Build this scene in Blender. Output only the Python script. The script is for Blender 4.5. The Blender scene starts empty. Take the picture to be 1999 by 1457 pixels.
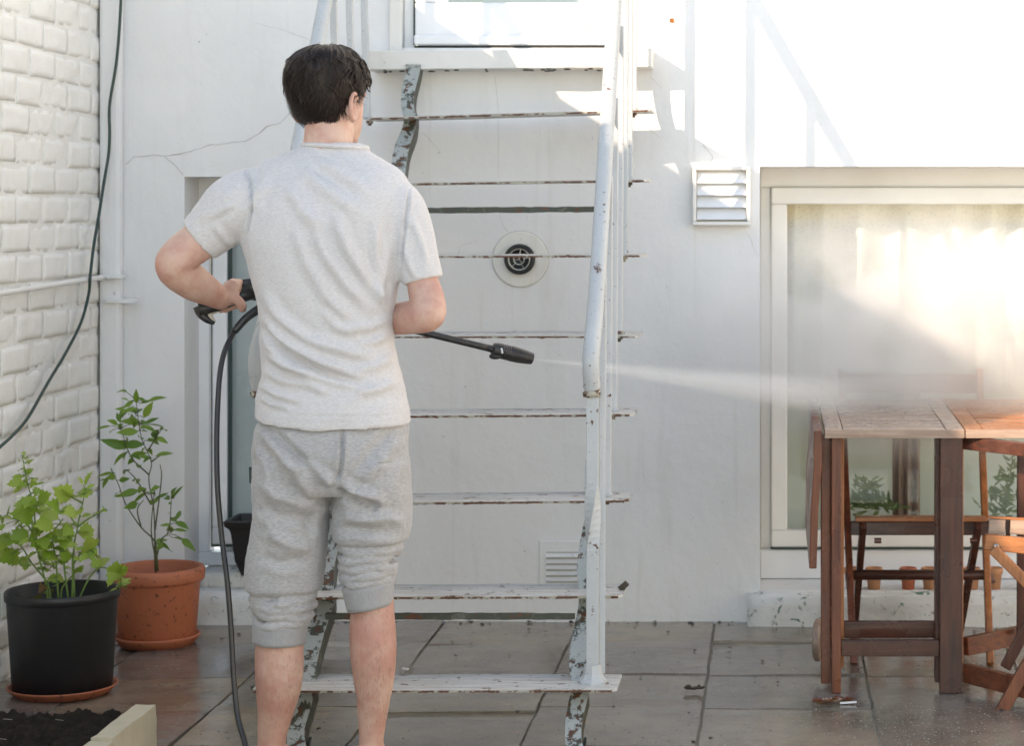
import bpy, bmesh, math, random
import numpy as np
from mathutils import Vector, Matrix, noise, Quaternion
random.seed(7)
R = math.radians
S = bpy.context.scene
COL = S.collection

# ---------------------------------------------------------------- camera, light, exposure
F, DW, VX, VY, H = 4166.0, 6.84, 1510.0, 420.0, 1.305     # focal length in photo pixels, metres to the wall, vanishing point, eye height
def sc(Y): return F / (Y + DW)
def W(px, py, Y):
    s = sc(Y); return Vector(((px - VX) / s, Y, H - (py - VY) / s))
cam_d = bpy.data.cameras.new('camera'); cam = bpy.data.objects.new('camera', cam_d); COL.objects.link(cam)
cam.location = (0, -DW, H); cam.rotation_euler = (R(90), 0, 0)
cam_d.sensor_width = 36; cam_d.lens = F / 1999 * 36
cam_d.shift_x = -(VX - 999.5) / 1999; cam_d.shift_y = -(728.5 - VY) / 1999
cam_d.clip_end = 500
cam_d.dof.use_dof = True; cam_d.dof.focus_distance = 4.95; cam_d.dof.aperture_fstop = 8
S.camera = cam
SUN = Vector((0.915, 1.0, -0.575)).normalized()
wd = bpy.data.worlds.new('World'); S.world = wd; wd.use_nodes = True
wn = wd.node_tree.nodes; sky = wn.new('ShaderNodeTexSky'); sky.sky_type = 'NISHITA'; sky.sun_disc = False
sky.sun_elevation = math.asin(-SUN.z); sky.sun_rotation = math.atan2(-SUN.x, -SUN.y)
sky.air_density = 1.0; sky.dust_density = 0.0; sky.ozone_density = 1.0
wd.node_tree.links.new(sky.outputs[0], wn['Background'].inputs[0]); wn['Background'].inputs[1].default_value = 0.15
sl = bpy.data.lights.new('sun', 'SUN'); sl.energy = 2.1; sl.angle = R(0.5); sl.color = (1.0, 0.94, 0.86)
so = bpy.data.objects.new('sun', sl); COL.objects.link(so); so.rotation_euler = SUN.to_track_quat('-Z', 'Y').to_euler()
so.location = (-4, -8, 6)
S.view_settings.view_transform = 'Standard'; S.view_settings.look = 'None'
S.view_settings.gamma = 1; S.view_settings.use_curve_mapping = False
S.view_settings.exposure = 1.68
S.view_settings.use_white_balance = True; S.view_settings.white_balance_temperature = 8500; S.view_settings.white_balance_tint = 17
S.cycles.volume_step_rate = 2.0; S.cycles.volume_max_steps = 96; S.cycles.max_bounces = 9
S.cycles.transparent_max_bounces = 12; S.cycles.volume_bounces = 2

# ---------------------------------------------------------------- materials
def mat(name, build):
    m = bpy.data.materials.new(name); m.use_nodes = True
    nt = m.node_tree; b = nt.nodes['Principled BSDF']; build(nt, b); return m
def nd(nt, t, **k):
    n = nt.nodes.new(t)
    for a, v in k.items():
        if a.startswith('_'): setattr(n, a[1:], v)
        else: n.inputs[a.replace('__', ' ')].default_value = v
    return n
def coords(nt, scale=(1, 1, 1), kind='Object', rot=(0, 0, 0)):
    tc = nt.nodes.new('ShaderNodeTexCoord'); mp = nt.nodes.new('ShaderNodeMapping')
    mp.inputs['Scale'].default_value = scale; mp.inputs['Rotation'].default_value = rot
    nt.links.new(tc.outputs[kind], mp.inputs[0]); return mp.outputs[0]
def wcoords(nt, scale=(1, 1, 1), rot=(0, 0, 0)):
    g = nt.nodes.new('ShaderNodeNewGeometry'); mp = nt.nodes.new('ShaderNodeMapping')
    mp.inputs['Scale'].default_value = scale; mp.inputs['Rotation'].default_value = rot
    nt.links.new(g.outputs['Position'], mp.inputs[0]); return mp.outputs[0]
def nz(nt, vec, scale, detail=4, rough=.55, dist=0):
    n = nt.nodes.new('ShaderNodeTexNoise'); n.inputs['Scale'].default_value = scale
    n.inputs['Detail'].default_value = detail; n.inputs['Roughness'].default_value = rough
    n.inputs['Distortion'].default_value = dist; nt.links.new(vec, n.inputs['Vector']); return n.outputs['Fac']
def ramp(nt, fac, stops):
    r = nt.nodes.new('ShaderNodeValToRGB'); e = r.color_ramp.elements
    while len(e) < len(stops): e.new(.5)
    for i, (p, c) in enumerate(stops):
        e[i].position = p; e[i].color = (c if len(c) == 4 else (*c, 1)) if not isinstance(c, (int, float)) else (c, c, c, 1)
    nt.links.new(fac, r.inputs[0]); return r.outputs[0]
def mix(nt, fac, a, b, mode='MIX'):
    m = nt.nodes.new('ShaderNodeMix'); m.data_type = 'RGBA'; m.blend_type = mode
    for i, v in ((0, fac), (6, a), (7, b)):
        if isinstance(v, (int, float)): m.inputs[i].default_value = v
        elif isinstance(v, tuple): m.inputs[i].default_value = (*v, 1)
        else: nt.links.new(v, m.inputs[i])
    return m.outputs[2]
def bump(nt, b, h, strength=.3, dist=.01, prev=None):
    n = nt.nodes.new('ShaderNodeBump'); n.inputs['Strength'].default_value = strength; n.inputs['Distance'].default_value = dist
    nt.links.new(h, n.inputs['Height'])
    if prev: nt.links.new(prev, n.inputs['Normal'])
    nt.links.new(n.outputs[0], b.inputs['Normal']); return n.outputs[0]
def setc(nt, b, c, rough=None):
    if isinstance(c, tuple): b.inputs['Base Color'].default_value = (*c, 1)
    else: nt.links.new(c, b.inputs['Base Color'])
    if rough is not None:
        if isinstance(rough, (int, float)): b.inputs['Roughness'].default_value = rough
        else: nt.links.new(rough, b.inputs['Roughness'])

def plaster(base, dirt, amt=.5, bumpd=.004, dirtcol=None):
    def f(nt, b):
        p = wcoords(nt)
        big = nz(nt, p, 1.3, 5, .6); c = mix(nt, ramp(nt, big, [(.35, 0), (.7, 1)]), base, tuple(x * .93 for x in base))
        st = nz(nt, wcoords(nt, (7, 7, 1.4)), 1.1, 6, .65)
        c = mix(nt, ramp(nt, st, [(.56, 0), (.75, .35 * amt)]), c, dirt)
        dr_ = nz(nt, wcoords(nt, (22, 22, 1.1)), 1.0, 5, .6); c = mix(nt, ramp(nt, dr_, [(.60, 0), (.72, .30 * amt)]), c, dirt)
        pt = nz(nt, wcoords(nt), .9, 2, .5, 1.5); c = mix(nt, ramp(nt, pt, [(.49, 0), (.505, .12 * amt)]), c, tuple(x * .82 for x in base))
        sp = nz(nt, p, 46, 3, .6); c = mix(nt, ramp(nt, sp, [(.70, 0), (.76, .6 * amt)]), c, dirtcol or (.2, .2, .17))
        setc(nt, b, c, .75)
        n1 = bump(nt, b, nz(nt, p, 3.5, 3, .5), .5, bumpd * 3)
        n2 = bump(nt, b, nz(nt, p, 16, 5, .6), .5, bumpd, n1)
        bump(nt, b, nz(nt, p, 160, 3, .6), .25, .0012, n2)
    return f
M = {}
M['wall'] = mat('painted_render', plaster((.81, .81, .80), (.60, .59, .53), 1.0, .006))
M['wall2'] = mat('painted_render_warm', plaster((.80, .79, .74), (.55, .53, .44), .9))
M['brick'] = mat('painted_brick', plaster((.87, .85, .80), (.70, .67, .58), 1.0, .010, (.36, .35, .30)))
M['mortar'] = mat('painted_mortar', plaster((.85, .83, .78), (.60, .57, .48), 1.2, .008))
M['stone'] = mat('painted_stone', plaster((.74, .73, .69), (.45, .43, .34), 1.0, .004))
def flaked(nt, b):
    p = wcoords(nt); n = nz(nt, p, 17, 5, .6, .6); n2 = nz(nt, p, 7, 3, .5)
    c = mix(nt, ramp(nt, nz(nt, p, 4, 5, .6), [(.4, 0), (.7, 1)]), (.77, .78, .77), (.62, .62, .58))
    f = nt.nodes.new('ShaderNodeMath'); f.operation = 'MULTIPLY'
    nt.links.new(ramp(nt, n, [(.61, 0), (.64, 1)]), f.inputs[0]); nt.links.new(ramp(nt, n2, [(.48, 0), (.56, 1)]), f.inputs[1])
    c = mix(nt, f.outputs[0], c, (.10, .19, .15))
    c = mix(nt, ramp(nt, nz(nt, p, 40, 5, .7), [(.60, 0), (.68, .8)]), c, (.16, .15, .12))
    setc(nt, b, c, .8); bump(nt, b, n, .6, .006, bump(nt, b, nz(nt, p, 60, 5), .4, .003))
M['flaked'] = mat('flaking_paint', flaked)
M['pvc'] = mat('white_pvc', lambda nt, b: (setc(nt, b, mix(nt, ramp(nt, nz(nt, wcoords(nt), 5, 5), [(.45, 0), (.8, .6)]), (.82, .83, .84), (.66, .66, .62)), .32)))
M['pvc2'] = mat('ivory_pvc', lambda nt, b: (setc(nt, b, mix(nt, ramp(nt, nz(nt, wcoords(nt), 5, 5), [(.4, 0), (.8, .7)]), (.82, .80, .755), (.72, .695, .63)), .5)))
M['gasket'] = mat('dark_gasket', lambda nt, b: setc(nt, b, (.02, .045, .042), .5))
M['dark'] = mat('dark_recess', lambda nt, b: setc(nt, b, (.015, .017, .016), .8))
M['crack'] = mat('crack', lambda nt, b: setc(nt, b, (.47, .47, .44), .9))
M['crackdark'] = mat('crack_dark', lambda nt, b: setc(nt, b, mix(nt, ramp(nt, nz(nt, wcoords(nt), 30, 4), [(.4, 0), (.6, 1)]), (.03, .05, .045), (.3, .32, .3)), .9))
def iron(rustlo, mosslo, base=(.60, .66, .68), grain=None):
    def f(nt, b):
        p = wcoords(nt); c = mix(nt, nz(nt, p, 9, 4), base, tuple(x * .86 for x in base))
        if grain: c = mix(nt, ramp(nt, nz(nt, wcoords(nt, (3, 60, 60)), 1.5, 5, .7), [(.45, 0), (.62, .8)]), c, (.35, .31, .26))
        n = nz(nt, p, 19, 7, .74, .3); n2 = nz(nt, p, 38, 5, .7)
        c = mix(nt, ramp(nt, n, [(mosslo, 0), (mosslo + .03, 1)]), c, (.055, .062, .045))
        m_ = nt.nodes.new('ShaderNodeMath'); m_.operation = 'ADD'; nt.links.new(n, m_.inputs[0]); nt.links.new(n2, m_.inputs[1])
        rf = ramp(nt, m_.outputs[0], [(0, 0), (1, 1)])
        mr = nt.nodes.new('ShaderNodeMapRange'); mr.inputs[1].default_value = rustlo * 2; mr.inputs[2].default_value = rustlo * 2 + .04
        nt.links.new(m_.outputs[0], mr.inputs[0])
        rc = mix(nt, nz(nt, p, 60, 4), (.16, .055, .022), (.06, .035, .025))
        c = mix(nt, mr.outputs[0], c, rc)
        sp = nz(nt, p, 120, 3, .6); c = mix(nt, ramp(nt, sp, [(.655, 0), (.70, .8)]), c, (.13, .11, .085))
        setc(nt, b, c, .45); b.inputs['Specular IOR Level'].default_value = .4
        bump(nt, b, n, .5, .004, bump(nt, b, nz(nt, p, 90, 4, .6), .4, .0015))
    return f
M['iron'] = mat('painted_iron', iron(.61, .72, (.49, .515, .515)))
M['iron_clean'] = mat('painted_iron_clean', iron(.64, .76, (.55, .57, .575)))
M['tread'] = mat('painted_tread', iron(.575, .72, (.64, .63, .60), True))
M['rust'] = mat('rusty_edge', iron(.47, .55, (.42, .40, .33)))
M['stringer'] = mat('flaking_stringer', iron(.555, .515, (.38, .41, .39)))
M['moss'] = mat('mossy_iron', iron(.56, .40, (.13, .13, .105)))
def slab(nt, b):
    p = wcoords(nt); oi = nt.nodes.new('ShaderNodeObjectInfo')
    base = ramp(nt, oi.outputs['Random'], [(0, (.215, .185, .16)), (.3, (.32, .25, .18)), (.55, (.22, .18, .15)), (.8, (.37, .28, .185)), (1, (.19, .155, .135))])
    c = mix(nt, ramp(nt, nz(nt, p, 3.2, 7, .68), [(.38, 0), (.66, .8)]), base, (.10, .08, .06))
    c = mix(nt, ramp(nt, nz(nt, p, 130, 4, .7), [(.5, 0), (.75, .6)]), c, (.30, .28, .25))
    c = mix(nt, ramp(nt, nz(nt, p, 60, 2, .6), [(.68, 0), (.72, .8)]), c, (.05, .045, .04))
    wet = nz(nt, wcoords(nt, (1, 1.3, 1)), 2.1, 4, .55, .5)
    setc(nt, b, c, ramp(nt, wet, [(.49, .03), (.61, .17), (.78, .40)])); b.inputs['Specular IOR Level'].default_value = .55
    n1 = bump(nt, b, nz(nt, p, 6, 3), .3, .003)
    bump(nt, b, nz(nt, p, 150, 4, .65), ramp(nt, wet, [(.40, .05), (.55, .45)]) if False else .22, .0016, n1)
M['slab'] = mat('wet_paving', slab)
M['joint'] = mat('sandy_joint', lambda nt, b: (setc(nt, b, mix(nt, nz(nt, wcoords(nt), 40, 5, .7), (.12, .105, .08), (.33, .29, .22)), .6), bump(nt, b, nz(nt, wcoords(nt), 90, 4), .7, .004)))
M['earth'] = mat('earth', lambda nt, b: (setc(nt, b, mix(nt, nz(nt, wcoords(nt), 22, 6, .7), (.008, .0065, .005), (.045, .036, .027)), .95), b.inputs['Specular IOR Level'].__setattr__('default_value', .15), bump(nt, b, nz(nt, wcoords(nt), 120, 6, .75), 1, .01)))
M['kerb'] = mat('concrete_edging', plaster((.50, .45, .33), (.30, .25, .16), 1.4, .005))
def wood(c1, c2, ax, rough=.35, wetg=1):
    sca = [24, 24, 24]; sca[ax] = 1.6
    def f(nt, b):
        p = coords(nt, tuple(sca)); n = nz(nt, p, 2.2, 7, .65, .6)
        c = ramp(nt, n, [(.32, c1), (.5, tuple((a + d) / 2 for a, d in zip(c1, c2))), (.68, c2)])
        c = mix(nt, ramp(nt, nz(nt, coords(nt), 5, 5, .6), [(.5, 0), (.75, .28)]), c, (.045, .03, .025))
        setc(nt, b, c, ramp(nt, nz(nt, coords(nt), 12, 4), [(.35, rough * .6), (.7, rough * 1.5)]))
        bump(nt, b, n, .35, .0025)
    return f
for nm, ax in (('x', 0), ('y', 1), ('z', 2)):
    M['wood_' + nm] = mat('hardwood_' + nm, wood((.085, .025, .014), (.25, .075, .032), ax))
    M['woodlit_' + nm] = mat('sunlit_wood_' + nm, wood((.26, .09, .035), (.50, .19, .07), ax, .4))  # brighter copy of the hardwood, sunlight put into its colour
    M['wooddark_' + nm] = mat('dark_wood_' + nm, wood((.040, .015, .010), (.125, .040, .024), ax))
    M['woodgrey_' + nm] = mat('weathered_wood_' + nm, wood((.27, .175, .13), (.47, .34, .26), ax, .3))
def terra(nt, b):
    p = wcoords(nt); c = mix(nt, nz(nt, p, 8, 5, .6), (.56, .17, .08), (.43, .12, .06))
    c = mix(nt, ramp(nt, nz(nt, p, 55, 4, .65), [(.60, 0), (.66, .8)]), c, (.09, .04, .025))
    setc(nt, b, c, .5); bump(nt, b, nz(nt, p, 120, 3), .2, .001)
M['terra'] = mat('terracotta_plastic', terra)
M['terra2'] = mat('clay', lambda nt, b: setc(nt, b, mix(nt, nz(nt, wcoords(nt), 20, 4), (.56, .27, .14), (.48, .22, .11)), .7))
M['blackp'] = mat('black_plastic', lambda nt, b: (setc(nt, b, mix(nt, ramp(nt, nz(nt, wcoords(nt), 30, 5, .7), [(.6, 0), (.8, .4)]), (.014, .014, .015), (.07, .065, .055)), .42)))
def blk(nt, b):
    setc(nt, b, mix(nt, ramp(nt, nz(nt, wcoords(nt), 70, 4, .7), [(.5, 0), (.75, .35)]), (.017, .017, .018), (.13, .11, .09)), .38)
M['gun'] = mat('black_gun', blk)
M['rubber'] = mat('hose_rubber', lambda nt, b: setc(nt, b, (.02, .02, .021), .33))
M['cable'] = mat('green_cable', lambda nt, b: setc(nt, b, (.02, .05, .042), .4))
M['metal'] = mat('steel', lambda nt, b: (setc(nt, b, (.45, .44, .41), .3), b.inputs['Metallic'].__setattr__('default_value', .8)))
M['beige'] = mat('beige_plastic', lambda nt, b: setc(nt, b, (.55, .50, .42), .5))
M['orange'] = mat('orange_cap', lambda nt, b: setc(nt, b, (.72, .22, .05), .5))
def skin(nt, b):
    p = wcoords(nt)
    c = mix(nt, ramp(nt, nz(nt, p, 7, 4, .5), [(.38, 0), (.62, 1)]), (.65, .43, .335), (.54, .28, .215))
    c = mix(nt, ramp(nt, nz(nt, p, 28, 4, .6), [(.45, 0), (.7, .5)]), c, (.50, .22, .165))
    c = mix(nt, ramp(nt, nz(nt, p, 140, 3, .6), [(.5, 0), (.8, .3)]), c, (.55, .29, .22))
    setc(nt, b, c, .48); b.inputs['Subsurface Weight'].default_value = .08
    b.inputs['Subsurface Radius'].default_value = (1, .35, .2); b.inputs['Subsurface Scale'].default_value = .006
    bump(nt, b, nz(nt, p, 300, 4, .65), .45, .0012, bump(nt, b, nz(nt, p, 35, 3, .5), .3, .003))
M['skin'] = mat('skin', skin)
def cloth(c1, c2, sx=(90, 90, 420), bs=.3):
    def f(nt, b):
        p = wcoords(nt, sx); n = nz(nt, p, 1.3, 5, .75)
        c = mix(nt, ramp(nt, n, [(.34, 0), (.66, 1)]), c1, c2)
        setc(nt, b, c, .95); b.inputs['Sheen Weight'].default_value = .25; b.inputs['Sheen Roughness'].default_value = .5
        bump(nt, b, nz(nt, wcoords(nt), 420, 3), bs*1.6, .0014, bump(nt, b, nz(nt, wcoords(nt, (1, 1, 1.5)), 26, 3, .5), .35, .004))
    return f
M['shirt'] = mat('heather_jersey', cloth((.52, .50, .49), (.69, .668, .655)))
M['shorts'] = mat('grey_fleece', cloth((.31, .30, .292), (.50, .49, .482), (70, 70, 300)))
M['seam'] = mat('seam_thread', lambda nt, b: setc(nt, b, (.47, .46, .46), .95))
M['rib'] = mat('grey_ribbing', cloth((.32, .312, .308), (.42, .412, .408), (500, 500, 60)))
M['hair'] = mat('dark_hair', lambda nt, b: (setc(nt, b, mix(nt, ramp(nt, nz(nt, wcoords(nt, (120, 120, 18)), 3, 3, .7), [(.42, 0), (.62, 1)]), (.006, .0042, .0035), (.046, .026, .017)), .45), b.inputs['Specular IOR Level'].__setattr__('default_value', .28)))
M['leghair'] = mat('leg_hair', lambda nt, b: setc(nt, b, (.10, .05, .03), .5))
M['eye'] = mat('eye', lambda nt, b: setc(nt, b, (.8, .78, .75), .1))
def leafm(c1, c2):
    def f(nt, b):
        oi = nt.nodes.new('ShaderNodeObjectInfo')
        c = mix(nt, oi.outputs['Random'], c1, c2); c = mix(nt, ramp(nt, nz(nt, coords(nt), 30, 4), [(.4, 0), (.8, .5)]), c, tuple(x * .55 for x in c1))
        setc(nt, b, c, .42)
        tr = nt.nodes.new('ShaderNodeBsdfTranslucent'); nt.links.new(mix(nt, .5, c, (.35, .5, .05)), tr.inputs[0])
        ms = nt.nodes.new('ShaderNodeMixShader'); ms.inputs[0].default_value = .38
        nt.links.new(b.outputs[0], ms.inputs[1]); nt.links.new(tr.outputs[0], ms.inputs[2])
        nt.links.new(ms.outputs[0], nt.nodes['Material Output'].inputs[0])
    return f
M['lovage'] = mat('lovage_leaf', leafm((.26, .42, .05), (.52, .64, .14)))
M['citrus'] = mat('citrus_leaf', leafm((.075, .20, .03), (.24, .38, .06)))
M['yellow'] = mat('yellow_leaf', leafm((.62, .42, .03), (.70, .50, .06)))
M['brownleaf'] = mat('brown_leaf', leafm((.16, .07, .03), (.24, .11, .05)))
M['redleaf'] = mat('red_leaf', leafm((.20, .03, .03), (.30, .06, .05)))
M['pinkleaf'] = mat('pale_leaf', leafm((.50, .32, .30), (.60, .42, .38)))
M['stem'] = mat('green_stem', lambda nt, b: setc(nt, b, (.16, .26, .06), .5))
M['twig'] = mat('woody_stem', lambda nt, b: setc(nt, b, (.10, .10, .045), .6))
M['grit'] = mat('grit', lambda nt, b: setc(nt, b, mix(nt, nz(nt, wcoords(nt), 30, 2), (.05, .04, .03), (.5, .47, .42)), .7))
M['crumb'] = mat('dark_crumb', lambda nt, b: setc(nt, b, (.06, .048, .034), .8))
def glassf(nt, b):
    tr = nt.nodes.new('ShaderNodeBsdfTransparent'); tr.inputs[0].default_value = (.93, .96, .95, 1)
    gl = nt.nodes.new('ShaderNodeBsdfGlossy'); gl.inputs['Roughness'].default_value = .03
    lw = nt.nodes.new('ShaderNodeLayerWeight'); lw.inputs[0].default_value = .5
    fr = nt.nodes.new('ShaderNodeMapRange'); fr.interpolation_type = 'SMOOTHSTEP'; fr.inputs[1].default_value = .3; fr.inputs[2].default_value = 1.3; fr.inputs[3].default_value = .035; fr.inputs[4].default_value = .8
    nt.links.new(lw.outputs['Facing'], fr.inputs[0])
    ms = nt.nodes.new('ShaderNodeMixShader'); nt.links.new(fr.outputs[0], ms.inputs[0])
    nt.links.new(tr.outputs[0], ms.inputs[1]); nt.links.new(gl.outputs[0], ms.inputs[2])
    nt.links.new(ms.outputs[0], nt.nodes['Material Output'].inputs[0])
M['glass'] = mat('window_glass', glassf)
def netf(nt, b):
    setc(nt, b, (.82, .81, .76), .9)
    v = nt.nodes.new('ShaderNodeTexVoronoi'); v.inputs['Scale'].default_value = 1.0
    nt.links.new(wcoords(nt, (105, 0, 105)), v.inputs['Vector'])
    tr = nt.nodes.new('ShaderNodeBsdfTransparent'); tl = nt.nodes.new('ShaderNodeBsdfTranslucent'); tl.inputs[0].default_value = (.8, .78, .7, 1)
    m1 = nt.nodes.new('ShaderNodeMixShader'); m1.inputs[0].default_value = .35
    nt.links.new(b.outputs[0], m1.inputs[1]); nt.links.new(tl.outputs[0], m1.inputs[2])
    m2 = nt.nodes.new('ShaderNodeMixShader'); nt.links.new(ramp(nt, v.outputs['Distance'], [(.16, .40), (.28, .02)]), m2.inputs[0])
    nt.links.new(m1.outputs[0], m2.inputs[1]); nt.links.new(tr.outputs[0], m2.inputs[2])
    nt.links.new(m2.outputs[0], nt.nodes['Material Output'].inputs[0])
M['net'] = mat('net_curtain', netf)
M['room'] = mat('room_wall', lambda nt, b: setc(nt, b, mix(nt, nz(nt, wcoords(nt), 2.5, 4), (.86, .84, .76), (.72, .70, .62)), .8))
M['post_reflection'] = mat('brown_reflection', lambda nt, b: setc(nt, b, mix(nt, nz(nt, wcoords(nt, (20, 20, 2)), 1, 3), (.22, .13, .10), (.36, .24, .19)), .9))
M['greyblind'] = mat('grey_blind', lambda nt, b: setc(nt, b, mix(nt, nz(nt, wcoords(nt), 3, 3), (.66, .68, .71), (.55, .57, .60)), .8))

# ---------------------------------------------------------------- mesh helpers
class MB:
    def __init__(s): s.v, s.f = [], []
    def add(s, vs, fs):
        k = len(s.v); s.v += [Vector(v) for v in vs]; s.f += [tuple(i + k for i in f) for f in fs]; return s
    def box(s, x0, x1, y0, y1, z0, z1):
        return s.add([(x0,y0,z0),(x1,y0,z0),(x1,y1,z0),(x0,y1,z0),(x0,y0,z1),(x1,y0,z1),(x1,y1,z1),(x0,y1,z1)],
                     [(0,3,2,1),(4,5,6,7),(0,1,5,4),(1,2,6,5),(2,3,7,6),(3,0,4,7)])
    def beam(s, p, q, w, h, n=1, amp=0, up=None, seed=0):
        p, q = Vector(p), Vector(q); d = (q - p).normalized(); up = Vector(up or (0, 0, 1))
        if abs(d.dot(up)) > .95: up = Vector((0, 1, 0))
        sx = d.cross(up).normalized(); sy = sx.cross(d).normalized(); vs = []
        for i in range(n + 1):
            c = p.lerp(q, i / n)
            for a, b in ((-1,-1),(1,-1),(1,1),(-1,1)):
                v = c + sx * (a * w / 2) + sy * (b * h / 2)
                if amp: v += noise.noise_vector(v * 35 + Vector((seed, 0, 0))) * amp
                vs.append(v)
        fs = [(i*4+j, i*4+(j+1)%4, i*4+4+(j+1)%4, i*4+4+j) for i in range(n) for j in range(4)]
        fs += [(3,2,1,0), tuple(n*4+j for j in range(4))]
        return s.add(vs, fs)
    def tube(s, pts, rad, n=10, cap=True, amp=0, flat=1.0):
        pts = [Vector(p) for p in pts]
        if not hasattr(rad, '__len__'): rad = [rad] * len(pts)
        vs = []; d0 = (pts[1] - pts[0]).normalized(); u = d0.orthogonal().normalized()
        for i, p in enumerate(pts):
            d = (pts[min(i+1, len(pts)-1)] - pts[max(i-1, 0)]).normalized()
            u = (u - d * u.dot(d)).normalized(); w = d.cross(u)
            for j in range(n):
                a = 2*math.pi*j/n; v = p + (u*math.cos(a) + w*math.sin(a)*flat) * rad[i]
                if amp: v += noise.noise_vector(v * 60) * amp
                vs.append(v)
        fs = [(i*n+j, i*n+(j+1)%n, i*n+n+(j+1)%n, i*n+n+j) for i in range(len(pts)-1) for j in range(n)]
        if cap: fs += [tuple(range(n-1, -1, -1)), tuple((len(pts)-1)*n+j for j in range(n))]
        return s.add(vs, fs)
    def rings(s, rings, close=True):
        n = len(rings[0]); vs = [v for r in rings for v in r]
        fs = [(i*n+j, i*n+(j+1)%n, i*n+n+(j+1)%n, i*n+n+j) for i in range(len(rings)-1) for j in range(n)]
        if close: fs += [tuple(range(n-1, -1, -1)), tuple((len(rings)-1)*n+j for j in range(n))]
        return s.add(vs, fs)
    def lathe(s, prof, c, n=48, axis='z'):
        c = Vector(c); rr = []
        for r, z in prof:
            ring = []
            for j in range(n):
                a = 2*math.pi*j/n
                o = Vector((math.cos(a)*r, math.sin(a)*r, z)) if axis == 'z' else Vector((math.cos(a)*r, -z, math.sin(a)*r))
                ring.append(c + o)
            rr.append(ring)
        return s.rings(rr)
    def ell(s, c, rx, ry, rz, rot=None, n=16, m=10):
        c = Vector(c); rr = []
        for i in range(1, m):
            t = math.pi*i/m; rr.append([])
            for j in range(n):
                a = 2*math.pi*j/n; v = Vector((math.cos(a)*math.sin(t)*rx, math.sin(a)*math.sin(t)*ry, math.cos(t)*rz))
                if rot: v = rot @ v
                rr[-1].append(c + v)
        return s.rings(rr)
    def build(s, name, m=None, parent=None, bevel=0, smooth=False, seg=2, normals=True):
        me = bpy.data.meshes.new(name); off = Vector(parent['_w']) if parent and '_w' in parent else Vector()
        me.from_pydata([v - off for v in s.v], [], s.f)
        if normals:
            bm = bmesh.new(); bm.from_mesh(me); bmesh.ops.recalc_face_normals(bm, faces=bm.faces); bm.to_mesh(me); bm.free()
        return link(name, me, m, parent, bevel, smooth, seg)
def link(name, me, m=None, parent=None, bevel=0, smooth=False, seg=2):
    o = bpy.data.objects.new(name, me); COL.objects.link(o)
    if m: me.materials.append(M[m] if isinstance(m, str) else m)
    if parent: o.parent = parent; o['_w'] = parent['_w']
    else: o['_w'] = (0, 0, 0)
    if smooth:
        for p in me.polygons: p.use_smooth = True
    if bevel:
        b = o.modifiers.new('bevel', 'BEVEL'); b.width = bevel; b.segments = seg; b.limit_method = 'ANGLE'
    return o
def thing(name, label, cat, loc=(0, 0, 0), group=None):
    o = bpy.data.objects.new(name, None); COL.objects.link(o); o.location = loc; o['_w'] = tuple(loc)
    o.empty_display_size = .1; o['label'] = label; o['category'] = cat
    if group: o['group'] = group
    return o
def tag(o, label, cat, group=None):
    o['label'] = label; o['category'] = cat
    if group: o['group'] = group
    return o
def struct(o): o['kind'] = 'structure'; return o
def spline(pts, n=8):
    pts = [Vector(p) for p in pts]; out = []
    P = [pts[0]*2 - pts[1]] + pts + [pts[-1]*2 - pts[-2]]
    for i in range(1, len(P)-2):
        a, b, c, d = P[i-1:i+3]
        for k in range(n):
            t = k/n
            out.append(.5*((2*b) + (c-a)*t + (2*a-5*b+4*c-d)*t*t + (-a+3*b-3*c+d)*t**3))
    out.append(pts[-1]); return out
def rspline(r, n=8):
    v = spline([Vector((x, 0, 0)) for x in r], n); return [max(1e-4, q.x) for q in v]

# ---------------------------------------------------------------- ground
XL = (200 - VX) / sc(0)                                   # left garden wall face
g = struct(MB().box(-400, 400, -400, 400, -.5, -.06).build('ground', 'stone'))
pat = struct(MB().box(XL - .3, 5, -7.6, -.0, -.055, -.0065).build('patio', 'joint'))
cols = [-2.33, -1.905, -1.478, -1.052, -.622, -.187, .262, .70, 1.14, 1.58]
rows = [.02, -.33, -.79, -1.2, -1.61, -2.03, -2.46, -2.9, -3.35]
rr = random.Random(3)
for i in range(len(cols) - 1):
    dy = rr.uniform(-.035, .035) if i not in (5, 6) else 0
    for j in range(len(rows) - 1):
        x0, x1 = cols[i] + .0045, cols[i+1] - .0045; y0, y1 = rows[j+1] + .003 + dy, rows[j] - .003 + (dy if j else 0)
        dz = rr.uniform(-.003, .003); t1, t2 = rr.uniform(-.003, .003), rr.uniform(-.003, .003)
        b = MB(); n = 5
        vs = []; 
        for a in range(n + 1):
            for c in range(n + 1):
                u, v = a/n, c/n; z = dz + t1*(u-.5)*2 + t2*(v-.5)*2
                e = min(u, 1-u, v, 1-v) 
                p = Vector((x0 + (x1-x0)*u, y0 + (y1-y0)*v, 0))
                j_ = noise.noise_vector(p * 9) * (.004 if e == 0 else 0)
                vs.append((p.x + j_.x, p.y + j_.y, z + noise.noise(p*6) * .002 - (.0015 if e == 0 else 0)))
        k = (n+1)**2
        vs2 = vs + [(x, y, -.03) for x, y, z in vs]
        fs = []
        for a in range(n):
            for c in range(n):
                q = a*(n+1)+c; fs.append((q, q+n+1, q+n+2, q+1))
        rim = [a*(n+1) for a in range(n)] + [n*(n+1)+c for c in range(n)] + [(n-a)*(n+1)+n for a in range(n)] + [n-c for c in range(n)]
        for a in range(len(rim)):
            p_, q_ = rim[a], rim[(a+1) % len(rim)]; fs.append((p_, p_+k, q_+k, q_))
        b.add(vs2, fs); b.build('paving_slab', 'slab', pat, bevel=0)

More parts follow.
